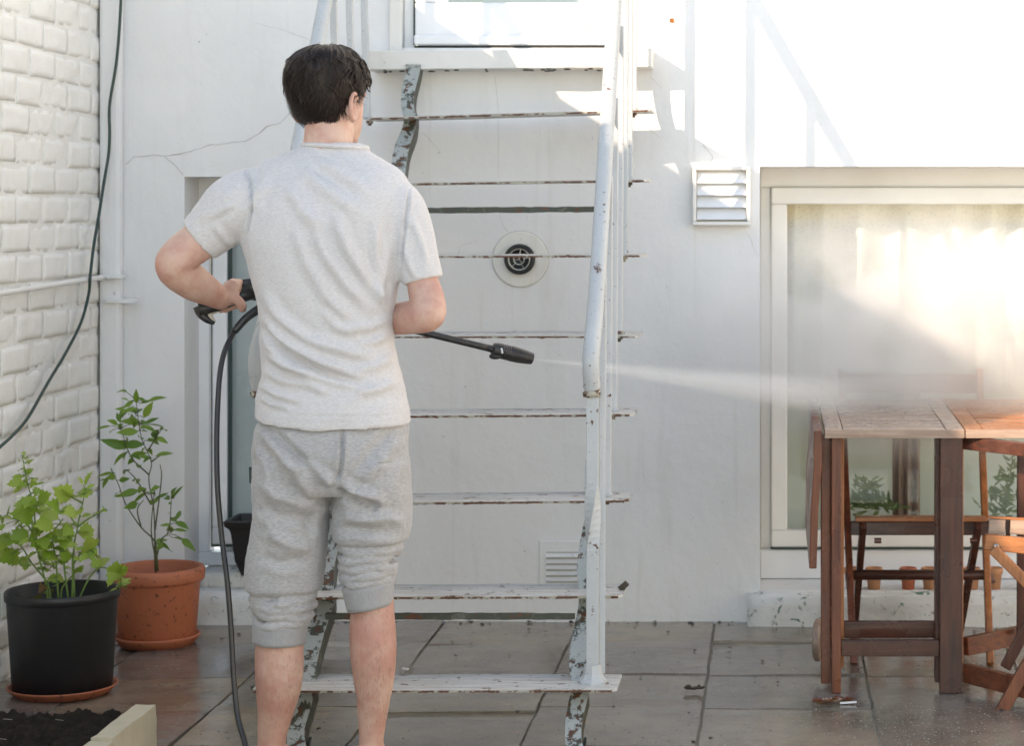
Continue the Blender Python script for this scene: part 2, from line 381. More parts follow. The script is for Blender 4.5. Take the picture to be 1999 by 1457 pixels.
# ---------------------------------------------------------------- house
house = thing('house', 'white painted rendered house wall behind the iron stairs, hairline cracks across it', 'house', (-.3, 0, 0))
def px(x): return (x - VX) / sc(0)
def pz(y): return H - (y - VY) / sc(0)
XR = 5.0
ops = [(px(360), px(700), .10, pz(345)), (px(785), px(1236), pz(93), 3.1), (px(1483), px(2420), .10, pz(325))]
xs = sorted({XL - .25, XR, *[o[0] for o in ops], *[o[1] for o in ops], *[px(x) for x in range(250, 3600, 120)]})
zs = sorted({-.05, 5.2, *[o[2] for o in ops], *[o[3] for o in ops], .6, 1.2, 2.4, 3.6, 4.4})
w = MB()
def inop(x, z): return any(o[0] < x < o[1] and o[2] < z < o[3] for o in ops)
for a, b in zip(xs, xs[1:]):
    for c, d in zip(zs, zs[1:]):
        if not inop((a+b)/2, (c+d)/2):
            w.add([(a,0,c),(b,0,c),(b,0,d),(a,0,d)], [(0,1,2,3)])
            w.add([(a,.3,c),(b,.3,c),(b,.3,d),(a,.3,d)], [(3,2,1,0)])
for x0, x1, z0, z1 in ops:
    for q in (((x0,0,z0),(x0,.3,z0),(x0,.3,z1),(x0,0,z1)), ((x1,0,z0),(x1,0,z1),(x1,.3,z1),(x1,.3,z0)),
              ((x0,0,z1),(x0,.3,z1),(x1,.3,z1),(x1,0,z1)), ((x0,0,z0),(x1,0,z0),(x1,.3,z0),(x0,.3,z0))):
        w.add(q, [(0,1,2,3)])
w.add([(XL-.25,0,5.2),(XR,0,5.2),(XR,.3,5.2),(XL-.25,.3,5.2)], [(0,1,2,3)])
w.add([(XR,0,0),(XR,.3,0),(XR,.3,5.2),(XR,0,5.2)], [(0,1,2,3)])
w.build('wall', 'wall', house, normals=False)
# pilaster in the corner with its stub ledges
b = MB().box(px(202), px(243), -.05, -.001, -.02, 5.0); b.build('pilaster', 'wall', house, bevel=.012)
MB().beam(W(206, 541, -.06), W(243, 540, -.06), .03, .012, 6, .004).build('ledge', 'flaked', house)
MB().beam(W(206, 588, -.06), W(268, 586, -.03), .03, .012, 8, .005).build('ledge', 'flaked', house)
# cracks
def crack(pts, r=.0013, y=-.0004, jag=.004, m='crack'):
    P = [W(a, b_, 0) for a, b_ in pts]; out = []
    for p, q in zip(P, P[1:]):
        k = max(2, int((q-p).length / .012))
        for i in range(k):
            v = p.lerp(q, i/k); nn = noise.noise_vector(v * 55); out.append(Vector((v.x + nn.x*jag, y, v.z + nn.z*jag)))
    out.append(Vector((P[-1].x, y, P[-1].z)))
    MB().tube(out, [r * (.5 + abs(noise.noise(o*25))*1.6) for o in out], 4).build('crack', m, house)
crack([(247,320),(262,306),(300,302),(330,304),(372,296),(400,285),(480,275),(505,262),(520,247),(548,240),(570,215)], .0016)
crack([(322,305),(345,325),(358,342)], .0012)
crack([(500,45),(560,60),(610,80)], .0008)
crack([(966,150),(972,200),(973,260),(973,345)], .0007, jag=.001)
crack([(790,250),(830,262),(862,300)], .0008)
crack([(1372,282),(1392,305),(1385,322)], .0010)
crack([(1370,270),(1368,225)], .0008); crack([(1480,232),(1490,240)], .0008)
crack([(1476,327),(1500,310),(1560,308)], .0006)
crack([(976,415),(980,440),(992,452)], .0010); crack([(890,500),(900,480),(930,470)], .0008)
crack([(1250,237),(1290,270)], .0006); crack([(1460,455),(1470,480),(1480,500)], .0008)
crack([(1268,150),(1292,170)], .0008)
crack([(198,0),(198,60),(199,155)], .0042, -.004, .002, 'crackdark'); crack([(199,200),(197,230),(198,270)], .0042, -.004, .003, 'crackdark')
crack([(198,270),(199,400),(198,535)], .0018, -.004, .002, 'crackdark')
crack([(201,545),(200,700),(199,900)], .0012, -.004, .002, 'crackdark')
# doorstep and plinth
def lumpy_box(x0, x1, y0, y1, z0, z1, nx, nyz, amp, seed=0):
    bm = bmesh.new(); bmesh.ops.create_cube(bm, size=1)
    bmesh.ops.scale(bm, vec=(x1-x0, y1-y0, z1-z0), verts=bm.verts); bmesh.ops.translate(bm, vec=((x0+x1)/2, (y0+y1)/2, (z0+z1)/2), verts=bm.verts)
    ee = [e for e in bm.edges if abs(e.verts[0].co.x - e.verts[1].co.x) > 1e-6]; bmesh.ops.subdivide_edges(bm, edges=ee, cuts=nx, use_grid_fill=True)
    ee = [e for e in bm.edges if abs(e.verts[0].co.x - e.verts[1].co.x) < 1e-6]; bmesh.ops.subdivide_edges(bm, edges=ee, cuts=nyz, use_grid_fill=True)
    for v in bm.verts: v.co += noise.noise_vector(v.co * 22 + Vector((seed, 0, 0))) * amp
    me = bpy.data.meshes.new('m'); bm.to_mesh(me); bm.free(); mb = MB(); mb.add([v.co for v in me.vertices], [tuple(p.vertices) for p in me.polygons]); return mb
lumpy_box(px(378), px(655), -.07, .16, -.03, .105, 16, 3, .004, 2).build('doorstep', 'flaked', house, smooth=True)
lumpy_box(px(378), px(700), .035, .2, .10, .150, 16, 2, .004, 5).build('door_sill', 'flaked', house, smooth=True)
lumpy_box(px(1460), px(2500), -.085, .12, -.03, .094, 34, 3, .004, 9).build('plinth', 'flaked', house, smooth=True)
lumpy_box(px(1481), px(2422), -.03, .30, .06, .099, 30, 3, .003, 3).build('window_sill', 'flaked', house, smooth=True)

def frame_rect(name, parent, x0, x1, z0, z1, y0, y1, wl, wr, wt, wb, m, bev=.004):
    f = MB()
    f.box(x0, x1, y0, y1, z1-wt, z1); f.box(x0, x1, y0, y1, z0, z0+wb)
    f.box(x0, x0+wl, y0+.0015, y1, z0+wb, z1-wt); f.box(x1-wr, x1, y0+.0015, y1, z0+wb, z1-wt)
    return f.build(name, m, parent, bevel=bev)
# left door
D = MB().box(ops[0][0]+.002, ops[0][1]-.002, .215, .29, .152, ops[0][3]-.003).build('door', 'pvc', house)
D.data.clear_geometry(); fd = MB()
s2 = sc(.17)
def qx(x): return (x-VX)/s2
def qz(y): return H-(y-VY)/s2
bpy.data.objects.remove(D)
D = frame_rect('door', house, qx(385), ops[0][1]+.02, .152, ops[0][3]+.01, .170, .24, .040, .04, .045, .045, 'pvc')
frame_rect('sash', D, qx(415), ops[0][1]-.03, qz(1063), ops[0][3]-.045, .160, .225, .050, .05, .05, .055, 'pvc', .006)
MB().box(qx(412.5), qx(415.2), .168, .175, qz(1066), qz(375)).build('gasket', 'gasket', D)
MB().box(qx(413), qx(560), .164, .172, qz(1067.5), qz(1063.5)).build('gasket', 'gasket', D)
MB().box(qx(446), qx(454), .163, .168, qz(1030), qz(385)).build('gasket', 'gasket', D)
MB().box(qx(446), qx(640), .190, .196, qz(1035), qz(385)).build('glass', 'glass', D)
MB().box(qx(409), qx(417), .150, .17, qz(386), qz(374)).build('latch', 'gasket', D)
struct(MB().box(qx(430), qx(760), .33, .34, .1, 1.5).build('blind', 'greyblind', D)) if False else MB().box(qx(430), qx(760), .232, .236, .155, 1.42).build('blind', 'greyblind', D)
# upper door
U = frame_rect('upper_door', house, px(786), px(1235), pz(92), 3.1, .03, .11, .035, .035, .05, .001, 'pvc')
MB().box(px(761), px(785.5), -.012, -.001, pz(99.5), 3.2).build('architrave', 'wall2', house, bevel=.003)
z0 = pz(86)
frame_rect('sash', U, px(809), px(1214), z0, 3.05, .008, .06, .105, .06, .06, .135, 'pvc', .006)
MB().box(px(808), px(1215), -.006, .0065, z0-.002, pz(67)).build('weatherbar', 'pvc', U, bevel=.007)
MB().box(px(804.8), px(808.3), .02, .035, z0, 3.0).build('gasket', 'gasket', U)
MB().box(px(808), px(1216), .004, .05, pz(92), z0-.004).build('gap', 'dark', U)
MB().box(px(872), px(1188), .045, .05, pz(12), 2.95).build('glass', 'glass', U)
MB().box(px(862), px(1192), .04, .043, pz(13), pz(10.5)).build('gasket', 'gasket', U)
for cx_, cy_ in ((905, 52), (1141, 45)):
    MB().box(px(cx_-13), px(cx_+13), .0, .007, pz(cy_+5), pz(cy_-5)).build('drain_cap', 'pvc2', U, bevel=.002)
MB().box(px(800), px(1230), .40, .41, 1.9, 3.1).build('blind', 'greyblind', U)
# landing slab
ls = lumpy_box((718-VX)/sc(-.12), (1272-VX)/sc(-.12), -.12, -.001, H+(VY-133)/sc(-.12), H+(VY-96)/sc(-.12), 30, 2, .0015, 1)
for v in ls.v: v.z += (v.x + .85) * .010
ls.build('landing_slab', 'stone', house, bevel=.003)
ld = MB()
for i in range(26):
    x = random.uniform(-1.28, -.42); ld.ell((x, random.uniform(-.115, -.01), H+(VY-134)/sc(-.12) + (x+.85)*.010 - .001), .004+random.random()*.008, .006, .003, n=6, m=4)
ld.build('underside_grime', 'moss', house)['kind'] = 'stuff'
# right window, set back in its reveal
def wx(x): return (x-VX)/sc(.21)
def wz(y): return H-(y-VY)/sc(.21)
Wd = frame_rect('window', house, wx(1484), wx(2440), wz(1132), ops[2][3]+.03, .225, .29, .035, .035, .030+ops[2][3]-wz(366)+.0, .10, 'pvc2', .004)
frame_rect('sash', Wd, wx(1506), wx(2418), wz(1069), wz(366), .205, .27, .052, .052, .055, .055, 'pvc2', .005)
MB().box(wx(1504.2), wx(1506.2), .219, .224, wz(1069), wz(365)).build('gasket', 'crack', Wd)
MB().box(wx(1504.2), wx(2398), .219, .224, wz(366), wz(364)).build('gasket', 'crack', Wd)
MB().box(wx(1504.2), wx(2398), .200, .224, wz(1072), wz(1069)).build('gasket', 'gasket', Wd)
MB().box(wx(1537), wx(2388), .24, .246, wz(1040), wz(397)).build('glass', 'glass', Wd)
MB().box(wx(1484), wx(2440), .212, .226, wz(1131), wz(1074)).build('panel', 'pvc', Wd, bevel=.003)
# little room behind the window: what the panes show
rm = MB()
x0, x1, y0, y1, z0, z1 = px(1484)-.05, px(2419)+.1, .301, .80, .05, 1.55
for q in (((x0,y1,z0),(x1,y1,z0),(x1,y1,z1),(x0,y1,z1)), ((x0,y0,z0),(x0,y1,z0),(x0,y1,z1),(x0,y0,z1)), ((x1,y0,z0),(x1,y0,z1),(x1,y1,z1),(x1,y1,z0)),
          ((x0,y0,z0),(x1,y0,z0),(x1,y1,z0),(x0,y1,z0)), ((x0,y0,z1),(x0,y1,z1),(x1,y1,z1),(x1,y0,z1))):
    rm.add(q, [(0,1,2,3)])
struct(rm.build('room', 'room', None, normals=False))
dr = MB(); n = 30; vs = []  # brown strip behind the pane, stands in for a reflected post
for i in range(n+1):
    t = i/n; x = W(1742, 0, .55).x + t*.095; y = .55 + .012*math.sin(t*19)
    vs += [(x, y, .06), (x + .004*math.sin(t*9), y, 1.50)]
dr.add(vs, [(2*i, 2*i+2, 2*i+3, 2*i+1) for i in range(n)])
tag(dr.build('post_reflection', 'post_reflection', smooth=True), 'narrow brown strip behind the lower pane, standing in for a reflected post', 'curtain')
# net curtain
nc = MB(); nx_, nz_ = 260, 24; vs = []
xa, xb = (1530-VX)/sc(.37), (2400-VX)/sc(.37)
for i in range(nx_+1):
    t = i/nx_; x = xa + (xb-xa)*t
    ph = x*52 + 2.2*math.sin(x*7.0); hem = H-(758-VY)/sc(.37) + .028*abs(math.sin(x*58)) + .012*math.sin(x*23)
    for j in range(nz_+1):
        u = j/nz_; z = hem + (1.43-hem)*u
        y = .370 + .024*math.sin(ph + .25*math.sin(u*5)) + .007*math.sin(ph*2.1+1)*(1-u)
        vs.append((x, y, z))
nc.add(vs, [(i*(nz_+1)+j, (i+1)*(nz_+1)+j, (i+1)*(nz_+1)+j+1, i*(nz_+1)+j+1) for i in range(nx_) for j in range(nz_)])
tag(nc.build('net_curtain', 'net', smooth=True, normals=False), 'cream net curtain with scalloped hem inside the wide window', 'curtain')

# flue, vents, screw
fl = thing('flue_terminal', 'round black flue outlet with wire guard in a white disc on the wall', 'flue', W(1016, 508, 0))
c = W(1016, 506, 0)
MB().lathe([(.0, .0), (.0895, .0), (.0895, .005), (.086, .008), (.05, .010), (.0, .010)], c, 56, 'y').build('disc', 'wall2', fl, smooth=False)
MB().lathe([(.0895, 0), (.0912, 0), (.0912, .0035), (.0895, .0035)], c, 56, 'y').build('sealant', 'crack', fl)
MB().lathe([(.034, .010), (.049, .010), (.049, .030), (.046, .034), (.037, .034), (.034, .030)], c, 40, 'y').build('collar', 'blackp', fl, smooth=True)
MB().lathe([(0, .011), (.035, .011), (.035, .012), (0, .012)], c, 30, 'y').build('bore', 'dark', fl)
gr = MB()
def ringy(rad, y, th, n=40): return [c + Vector((math.cos(a)*rad, -y, math.sin(a)*rad)) for a in [2*math.pi*i/n for i in range(n+1)]]
gr.tube(ringy(.0335, .036, 1), .0021, 6, False); gr.tube(ringy(.0165, .040, 1), .0016, 6, False)
for k in range(3):
    a = math.radians(-50 + k*120); d = Vector((math.cos(a), 0, math.sin(a)))
    gr.tube([c + Vector((0, -.042, 0)), c + d*.0165 + Vector((0, -.040, 0))], .0014, 5)
for k in range(5):
    a = math.radians(10 + k*72); d = Vector((math.cos(a), 0, math.sin(a)))
    gr.tube([c + d*.0165 + Vector((0, -.040, 0)), c + d*.0335 + Vector((0, -.036, 0))], .0014, 5)
gr.build('wire_guard', 'metal', fl)
lv = thing('louvre_vent', 'white square louvred extractor vent beside the top left corner of the wide window', 'vent', W(1408, 382, 0))
a, b_ = px(1353), px(1465); zz0, zz1 = pz(440), pz(325)
frame_rect('vent_frame', lv, a, b_, zz0, zz1, -.045, -.001, .012, .012, .012, .012, 'pvc2', .003)
MB().box(a+.012, b_-.012, -.01, -.002, zz0+.012, zz1-.012).build('back_plate', 'pvc2', lv)
hh = (zz1 - zz0 - .034) / 4
for k in range(4):
    zt = zz1 - .017 - k*hh
    f = MB().add([(a+.014, -.016, zt), (b_-.014, -.016, zt), (b_-.014, -.040, zt-hh+.002), (a+.014, -.040, zt-hh+.002),
                  (a+.014, -.012, zt), (b_-.014, -.012, zt), (b_-.014, -.036, zt-hh+.002), (a+.014, -.036, zt-hh+.002)],
                 [(0,3,2,1),(4,5,6,7),(0,1,5,4),(2,3,7,6),(0,4,7,3),(1,2,6,5)]); f.build('louvre', 'pvc', lv)
ab = thing('air_brick_cover', 'low white slatted air vent plate just above the second lowest tread', 'vent', W(1097, 1100, 0))
MB().box(px(1053), px(1150), -.008, -.001, pz(1147), pz(1056)).build('plate', 'wall', ab, bevel=.003)
for k in range(6):
    y = 1080 + k*11.6
    MB().add([(px(1066), -.0085, pz(y)), (px(1138), -.0085, pz(y)), (px(1138), -.022, pz(y+6)), (px(1066), -.022, pz(y+6)), (px(1066), -.0085, pz(y+8)), (px(1138), -.0085, pz(y+8))],
             [(0,3,2,1),(3,4,5,2),(0,4,3),(1,2,5)]).build('slat', 'wall', ab)
    MB().box(px(1067), px(1137), -.0095, -.0086, pz(y), pz(y-3)).build('slot', 'crack', ab)
sg = MB(); p0 = W(1316, 43, 0); sg.tube([p0, p0 + Vector((-.004, -.055, 0))], .0025, 8); 
scr = thing('wall_screw', 'orange capped screw sticking out of the sunlit wall', 'screw', p0)
sg.build('shank', 'metal', scr); MB().lathe([(.002, .0), (.0085, .002), (.0085, .010), (.004, .014)], p0 + Vector((-.004, -.055, 0)), 12, 'y').build('cap', 'orange', scr, smooth=True)

# ---------------------------------------------------------------- left garden wall of painted bricks
gw = thing('brick_garden_wall', 'white painted brick garden wall running along the left side', 'wall', (XL, -.3, 0))
mw = MB(); mw.box(XL-.215, XL-.0048, -2.35, -.0, -.05, 2.56); mw.build('mortar', 'mortar', gw)
tops = [(-9.5, 2.0), (-6, 2.05), (-4.5, 2.05), (-4.2, 2.15), (-3.95, 2.4), (-3.72, 2.60), (-2.36, 2.60)]
import random as _r
rt = _r.Random(12); T2 = [t for t in tops if t[0] < -3.72]
yy = -3.72
while yy < -2.40: T2.append((yy, 2.60 + rt.uniform(-.055, .045))); yy += rt.uniform(.03, .09)  # unseen top made ragged to soften the shadow edge across the mist
tops = T2 + [(-2.36, 2.60)]
vs = []
for y, z in tops: vs += [(XL, y, -.05), (XL-.215, y, -.05), (XL-.215, y, z), (XL, y, z)]
fs = []
for i in range(len(tops)-1):
    for j in range(4): fs.append((i*4+j, i*4+(j+1)%4, i*4+4+(j+1)%4, i*4+4+j))
fs += [(0,1,2,3), tuple(len(tops)*4-4+j for j in (3,2,1,0))]
MB().add(vs, fs).build('wall_run', 'brick', gw)
MB().box(XL-.225, XL+.012, -2.35, -.0, 2.561, 2.60).build('coping', 'brick', gw, bevel=.004)
def brick_mesh(L, seed):
    nL, nH = 10, 5; hgt = .077; vs = []
    for i in range(nL+1):
        for j in range(nH+1):
            u, v = i/nL, j/nH
            eu = min(u, 1-u) * L * 2.4; ev = min(v, 1-v) * hgt; e = min(eu, ev)
            x = -.0030 * math.exp(-(e/.006)**1.2) + .0050*noise.noise(Vector((seed*7.3, u*5*L/.2, v*2.2))) + .0022*noise.noise(Vector((seed*3.1, u*16, v*7)))
            vs.append((x, -L/2 + L*u, -hgt/2 + hgt*v + .0018*noise.noise(Vector((u*4, seed, 3)))))
    me = bpy.data.meshes.new('brick')
    fs = [(i*(nH+1)+j, (i+1)*(nH+1)+j, (i+1)*(nH+1)+j+1, i*(nH+1)+j+1) for i in range(nL) for j in range(nH)]
    k = len(vs); cs = [0, nL*(nH+1), nL*(nH+1)+nH, nH]
    vs += [(-.1, vs[q][1], vs[q][2]) for q in cs]
    rim = [i*(nH+1) for i in range(nL+1)], [nL*(nH+1)+j for j in range(nH+1)], [i*(nH+1)+nH for i in range(nL, -1, -1)], [j for j in range(nH, -1, -1)]
    for q, r_ in enumerate(rim): fs.append(tuple(list(r_) + [k+(q+1) % 4, k+q]))
    me.from_pydata(vs, [], fs)
    bm = bmesh.new(); bm.from_mesh(me); bmesh.ops.recalc_face_normals(bm, faces=bm.faces); bm.to_mesh(me); bm.free()
    for p in me.polygons: p.use_smooth = len(p.vertices) == 4
    me.materials.append(M['brick']); return me
long_ = [brick_mesh(.213, k) for k in range(8)]; half = [brick_mesh(.098, 20+k) for k in range(3)]
rb = random.Random(5)
for cz in range(30):
    z = .043 + cz*.0853
    if z > 2.55: break
    y = -.004; first = cz % 2
    while y > -2.1:
        me, L = (rb.choice(half), .098) if first else (rb.choice(long_), .213)
        first = 0
        o = bpy.data.objects.new('brick', me); COL.objects.link(o); o.parent = gw
        o.location = Vector((XL + rb.uniform(-.003, .003), y - L/2, z + rb.uniform(-.0025, .0025))) - Vector(gw['_w'])
        o.rotation_euler = (rb.uniform(-.012, .012), 0, rb.uniform(-.012, .012)); y -= L + .0095
yard = struct(MB().box(1.62, 4.2, -9, -.002, -.05, .004).build('bounce_paving', 'stone')); yd2 = struct(MB().box(XL-.3, 1.62, -9, -3.37, -.05, .002).build('bounce_paving', 'stone'))  # pale unseen sheets, added to bounce sunlight up into the shade
struct(MB().box(4.2, 4.4, -9, -.002, -.05, 3.0).build('bounce_wall', 'brick'))  # unseen sunlit wall, added to bounce light onto the shaded side
# pipe and cable on that wall
def L_(pxx, pyy, off=.02):
    s = (pxx - VX) / (XL + off); Y = F/s - DW; return Vector((XL + off, Y, H - (pyy-VY)/s))
pp = [L_(204, 541, .022), L_(150, 549, .022), L_(80, 560, .022), L_(0, 573, .022), L_(-200, 604, .022)]
tag(MB().tube(spline(pp, 5), .0085, 12, amp=.0008).build('water_pipe', 'pvc2', smooth=True), 'thin white pipe crossing the brick wall at waist height', 'pipe')
cp = [W(238, -300, -.07), W(236, -60, -.07), W(236, 0, -.07), W(232, 70, -.07), W(226, 130, -.07), W(214, 205, -.075), W(214, 260, -.08), W(212, 300, -.08), W(204, 350, -.1), L_(193, 420, .03), L_(183, 480, .03), L_(176, 540, .036), L_(173, 575, .03), L_(158, 630, .03),
      L_(128, 690, .03), L_(95, 745, .03), L_(55, 815, .03), L_(25, 850, .03), L_(0, 873, .03), L_(-60, 925, .03), L_(-160, 960, .03)]
tag(MB().tube(spline(cp, 6), .0047, 10).build('green_cable', 'cable', smooth=True), 'dark green cable drooping down the corner and along the brick wall', 'cable')

# ---------------------------------------------------------------- iron stairs
st = thing('iron_staircase', 'rusty pale blue painted iron staircase with flat treads and tubular handrails', 'staircase', (-.84, -1.7, 0))
Gs = .21; A = [.87*Gs + i*Gs for i in range(8)]
ty = [(229, 213), (358, 350), (499, 497), (656, 655), (812, 808), (983, 976), (1166, 1163), (1348, 1347)]
TXL, TXR = -1.250, -.3755
ZT = []
for i, (yl, yr) in enumerate(ty):
    yf, yb = -(A[i] + .075), -(A[i] - (.14 if i == 3 else .095)); s = sc(yf)
    zl, zr = H-(yl-VY)/s, H-(yr-VY)/s; ZT.append(((zl+zr)/2))
    n = 46; top, bot = [], []; th = .0065; rings_ = []
    for k in range(n+1):
        t = k/n; x = TXL + (TXR-TXL)*t; z = zl + (zr-zl)*t + .0012*noise.noise(Vector((x*5, i, 0)))
        wv = .0016*noise.noise(Vector((x*45, i*3, 0))); ins = .012 if k == n or k == 0 else 0
        front = yf + wv + ins
        rings_.append([Vector((x, front, z)), Vector((x, yf*.5+yb*.5, z + .0008*noise.noise(Vector((x*30, i, 5))))), Vector((x, yb + wv, z)), Vector((x, yb, z-th)), Vector((x, front, z-th+.001*noise.noise(Vector((x*80, i, 9)))))])
    MB().rings(rings_).build('tread', 'tread', st)
    nb = MB(); vs = []
    for k in range(141):
        t = k/140; x = TXL + .004 + (TXR-TXL-.016)*t; z = zl + (zr-zl)*t
        lo = .0075 + .0035*max(0, noise.noise(Vector((x*38, i*5, 2)))) + .002*noise.noise(Vector((x*120, i, 2)))
        if i in (3, 7): lo *= .9
        q = yf - .0008 + .0016*noise.noise(Vector((x*45, i*3, 0)))
        vs.append([Vector((x, q, z-.0022)), Vector((x, q + .006, z-.0024)), Vector((x, q + .006, z-lo)), Vector((x, q, z-lo))])
    nb.rings(vs).build('nosing', 'rust', st)
    for xq in (TXL-.01, -.437):
        MB().lathe([(.011, 0), (.011, -.009), (.006, -.010), (.006, -.016), (.001, -.016)], (xq, -A[i], (zl if xq < -1 else zr)-th), 6).build('bolt', 'moss' if i % 2 else 'rust', st)
def stringer(x0, x1, side):
    path = []
    pts = [( -.13, ZT[0]+.16)] + [(-(A[i]), ZT[i]-.012) for i in range(8)] + [(-(A[7]+.105), .03), (-(A[7]+.115), -.01)]
    P = []
    for i in range(len(pts)-1):
        (ya, za), (yb_, zb) = pts[i], pts[i+1]
        for k in range(10):
            t = k/10; y = ya + (yb_-ya)*t; z = za + (zb-za)*t; o = .013*math.sin(2*math.pi*t)
            P.append(Vector((0, y + o*.7, z + o*.7)))
    P.append(Vector((0, *pts[-1]))); rr_ = []; r2 = []
    for k, p in enumerate(P):
        d = (P[min(k+1, len(P)-1)] - P[max(k-1, 0)]).normalized(); nrm = Vector((0, d.z, -d.y)); 
        if nrm.y > 0: nrm = -nrm
        w1 = .004*noise.noise(Vector((k*.35, x0*9, 1))) ; w2 = .004*noise.noise(Vector((k*.35, x0*9, 7)))
        ax = .006*math.sin(k*2*math.pi/10 + 1)
        rr_.append([p + Vector((x0+w1+ax, 0, 0)), p + Vector((x1+w2+ax, 0, 0)), p + Vector((x1+w2+ax, 0, 0)) - nrm*.007, p + Vector((x0+w1+ax, 0, 0)) - nrm*.007])
        xs_ = x1 if side > 0 else x1
        r2.append([p + Vector((xs_+w2+ax-.007, 0, 0)) - nrm*.0075, p + Vector((xs_+w2+ax, 0, 0)) - nrm*.0075, p + Vector((xs_+w2+ax, 0, 0)) - nrm*(.055+w1), p + Vector((xs_+w2+ax-.007, 0, 0)) - nrm*(.055+w1)])
    s_ = MB().rings(rr_).build('stringer', 'stringer', st); MB().rings(r2).build('flange', 'moss', s_)
stringer(-.496, -.456, 1); stringer(-1.160, -1.118, -1)
MB().beam(W(700, 412, -.50), (-.45, -.50, W(1165, 408, -.50).z), .012, .0165, 40, .0025).build('tie_bar', 'moss', st)
MB().beam((-1.12, -1.50, W(1100, 1204, -1.5).z), (-.497, -1.50, W(1100, 1204, -1.5).z), .012, .015, 40, .002).build('tie_bar', 'moss', st)
# balusters and handrails
def rail_z(a): return .985 + (1.653 - a) * 1.03
XB, XBL = -.4365, -1.268
for i in range(7):
    for xb in (XB, XBL):
        z0 = (H-((ty[i][1] if xb > -1 else ty[i][0])-VY)/sc(-(A[i]+.075)))
        bl = MB().beam((xb, -A[i], z0 - .003), (xb + (.004 if xb > -1 else -.02), -A[i], rail_z(A[i])-.01), .0205, .0205, 24, .0012, up=(0, 1, 0), seed=i).build('baluster', 'iron_clean' if i > 2 or xb < -1 else 'iron', st, bevel=.003)
        MB().lathe([(.016, .0), (.016, .005), (.012, .009)], (xb, -A[i], z0), 10).build('foot', 'rust' if i == 3 else 'iron', bl)
def rail(xb, xt, pbot, m='iron'):
    yb = -1.653
    pts = [(xt, -.05, rail_z(.05)), (xt*.5+xb*.5, -.8, rail_z(.8)), (xb, -1.45, rail_z(1.45)), (xb, -1.58, rail_z(1.60)+.008), (xb, -1.655, .985), (xb-.001, -1.672, .945), (xb, -1.662, .905), (xb+.001, -1.655, .885)]
    P = spline(pts, 10); h = MB().tube(P, [.0208]*len(P), 18, amp=.0009).build('handrail', m, st, smooth=True)
    e = MB(); e.lathe([(.014, 0), (.0215, .002), (.0225, .012), (.018, .018), (.012, .020)], (xb, -1.655, .862), 14)
    for v in e.v: v += noise.noise_vector(v*70)*.005
    e.build('rusty_end', 'rust', h, smooth=True)
    MB().lathe([(.0165, 0), (.0172, .012), (.0165, .026), (.0165, .034)], (xb, -1.655, .876), 14).build('hollow', 'dark', h, smooth=True)
    f = MB(); n=18
    for k in range(n):
        a0, a1 = 2*math.pi*k/n, 2*math.pi*(k+1)/n
        if math.cos(a0*1 + 1.4) > .55: continue
        l0, l1 = [.896 - .022*abs(noise.noise(Vector((math.cos(a)*2, math.sin(a)*2, xb*5)))) - .004 for a in (a0, a1)]
        f.add([(xb+math.cos(a0)*.0206, -1.655+math.sin(a0)*.0206, .912), (xb+math.cos(a1)*.0206, -1.655+math.sin(a1)*.0206, .912),
               (xb+math.cos(a1)*.0208, -1.655+math.sin(a1)*.0208, l1), (xb+math.cos(a0)*.0208, -1.655+math.sin(a0)*.0208, l0)], [(0,1,2,3)])
    f.build('torn_edge', 'rust', h)
rail(-.4415, -.462, 0); rail(-1.250, -1.305, 0)
for xb in (-.4395, -1.222):
    nw = MB(); n = 40; rings_ = []
    zb = ZT[7]; ztop = .868
    for k in range(n+1):
        t = k/n; z = zb + .045 + (ztop-zb-.045)*t; tw = 0
        tw = 1.571*max(0, min(1, (t-.42)/.26))
        ww = .0160
        rings_.append([Vector((xb + ww*math.cos(a+tw)*1.28, -1.653 + ww*math.sin(a+tw)*1.28, z)) for a in [R(45+90*q) for q in range(4)]])
    p_ = nw.rings(rings_).build('newel_post', 'iron', st, bevel=.0015)
    MB().lathe([(.036, 0), (.036, .006), (.030, .012), (.024, .022), (.021, .045)], (xb, -1.653, zb+.0005), 8).build('foot', 'iron', p_)
    MB().beam((xb+.022, -1.640, zb+.02), (xb+.022, -1.640, .90), .0035, .014, up=(1, 0, 0)).build('side_strip', 'iron_clean', p_)
kn = W(1217, 1145, -1.44); k_ = MB().beam(kn + Vector((-.009, 0, -.009)), kn + Vector((.009, 0, .009)), .018, .014, 3, .004); k_.build('tape_scrap', 'crumb', st)

# ---------------------------------------------------------------- pots
def pot(o, c, prof, m, name='pot', n=56):
    return MB().lathe(prof, c, n).build(name, m, o, smooth=True)
bp = W(122, 1345, 0); Yb = -1.02; s_ = sc(Yb)
cx = (122-VX)/s_
p1 = thing('black_flower_pot', 'tall black plastic flower pot of lovage beside the raised bed', 'flower pot', (cx, Yb, 0))
zr = H - (1150-VY)/s_; rR, rB = 108/s_, 93/s_
MB().lathe([(0, .012), (rB-.01, .012), (rB+.001, .018), (rR*.965, zr-.028), (rR*.97, zr-.026), (rR, zr-.024), (rR+.001, zr-.004), (rR-.003, zr), (rR-.007, zr-.003), (rR-.011, zr-.06), (rR-.02, zr-.075), (0, zr-.072)], (cx, Yb, 0), 64).build('pot', 'blackp', p1, smooth=True)
sa = thing('plant_saucer', 'terracotta coloured saucer under the tall black pot', 'saucer', (cx-.0, Yb, 0))
q = 104/s_
MB().lathe([(0, .0), (q-.02, .0), (q, .020), (q+.002, .022), (q-.003, .024), (q-.006, .020), (q-.022, .008), (0, .008)], (cx-.0, Yb, 0.002), 56).build('dish', 'terra', sa, smooth=True)
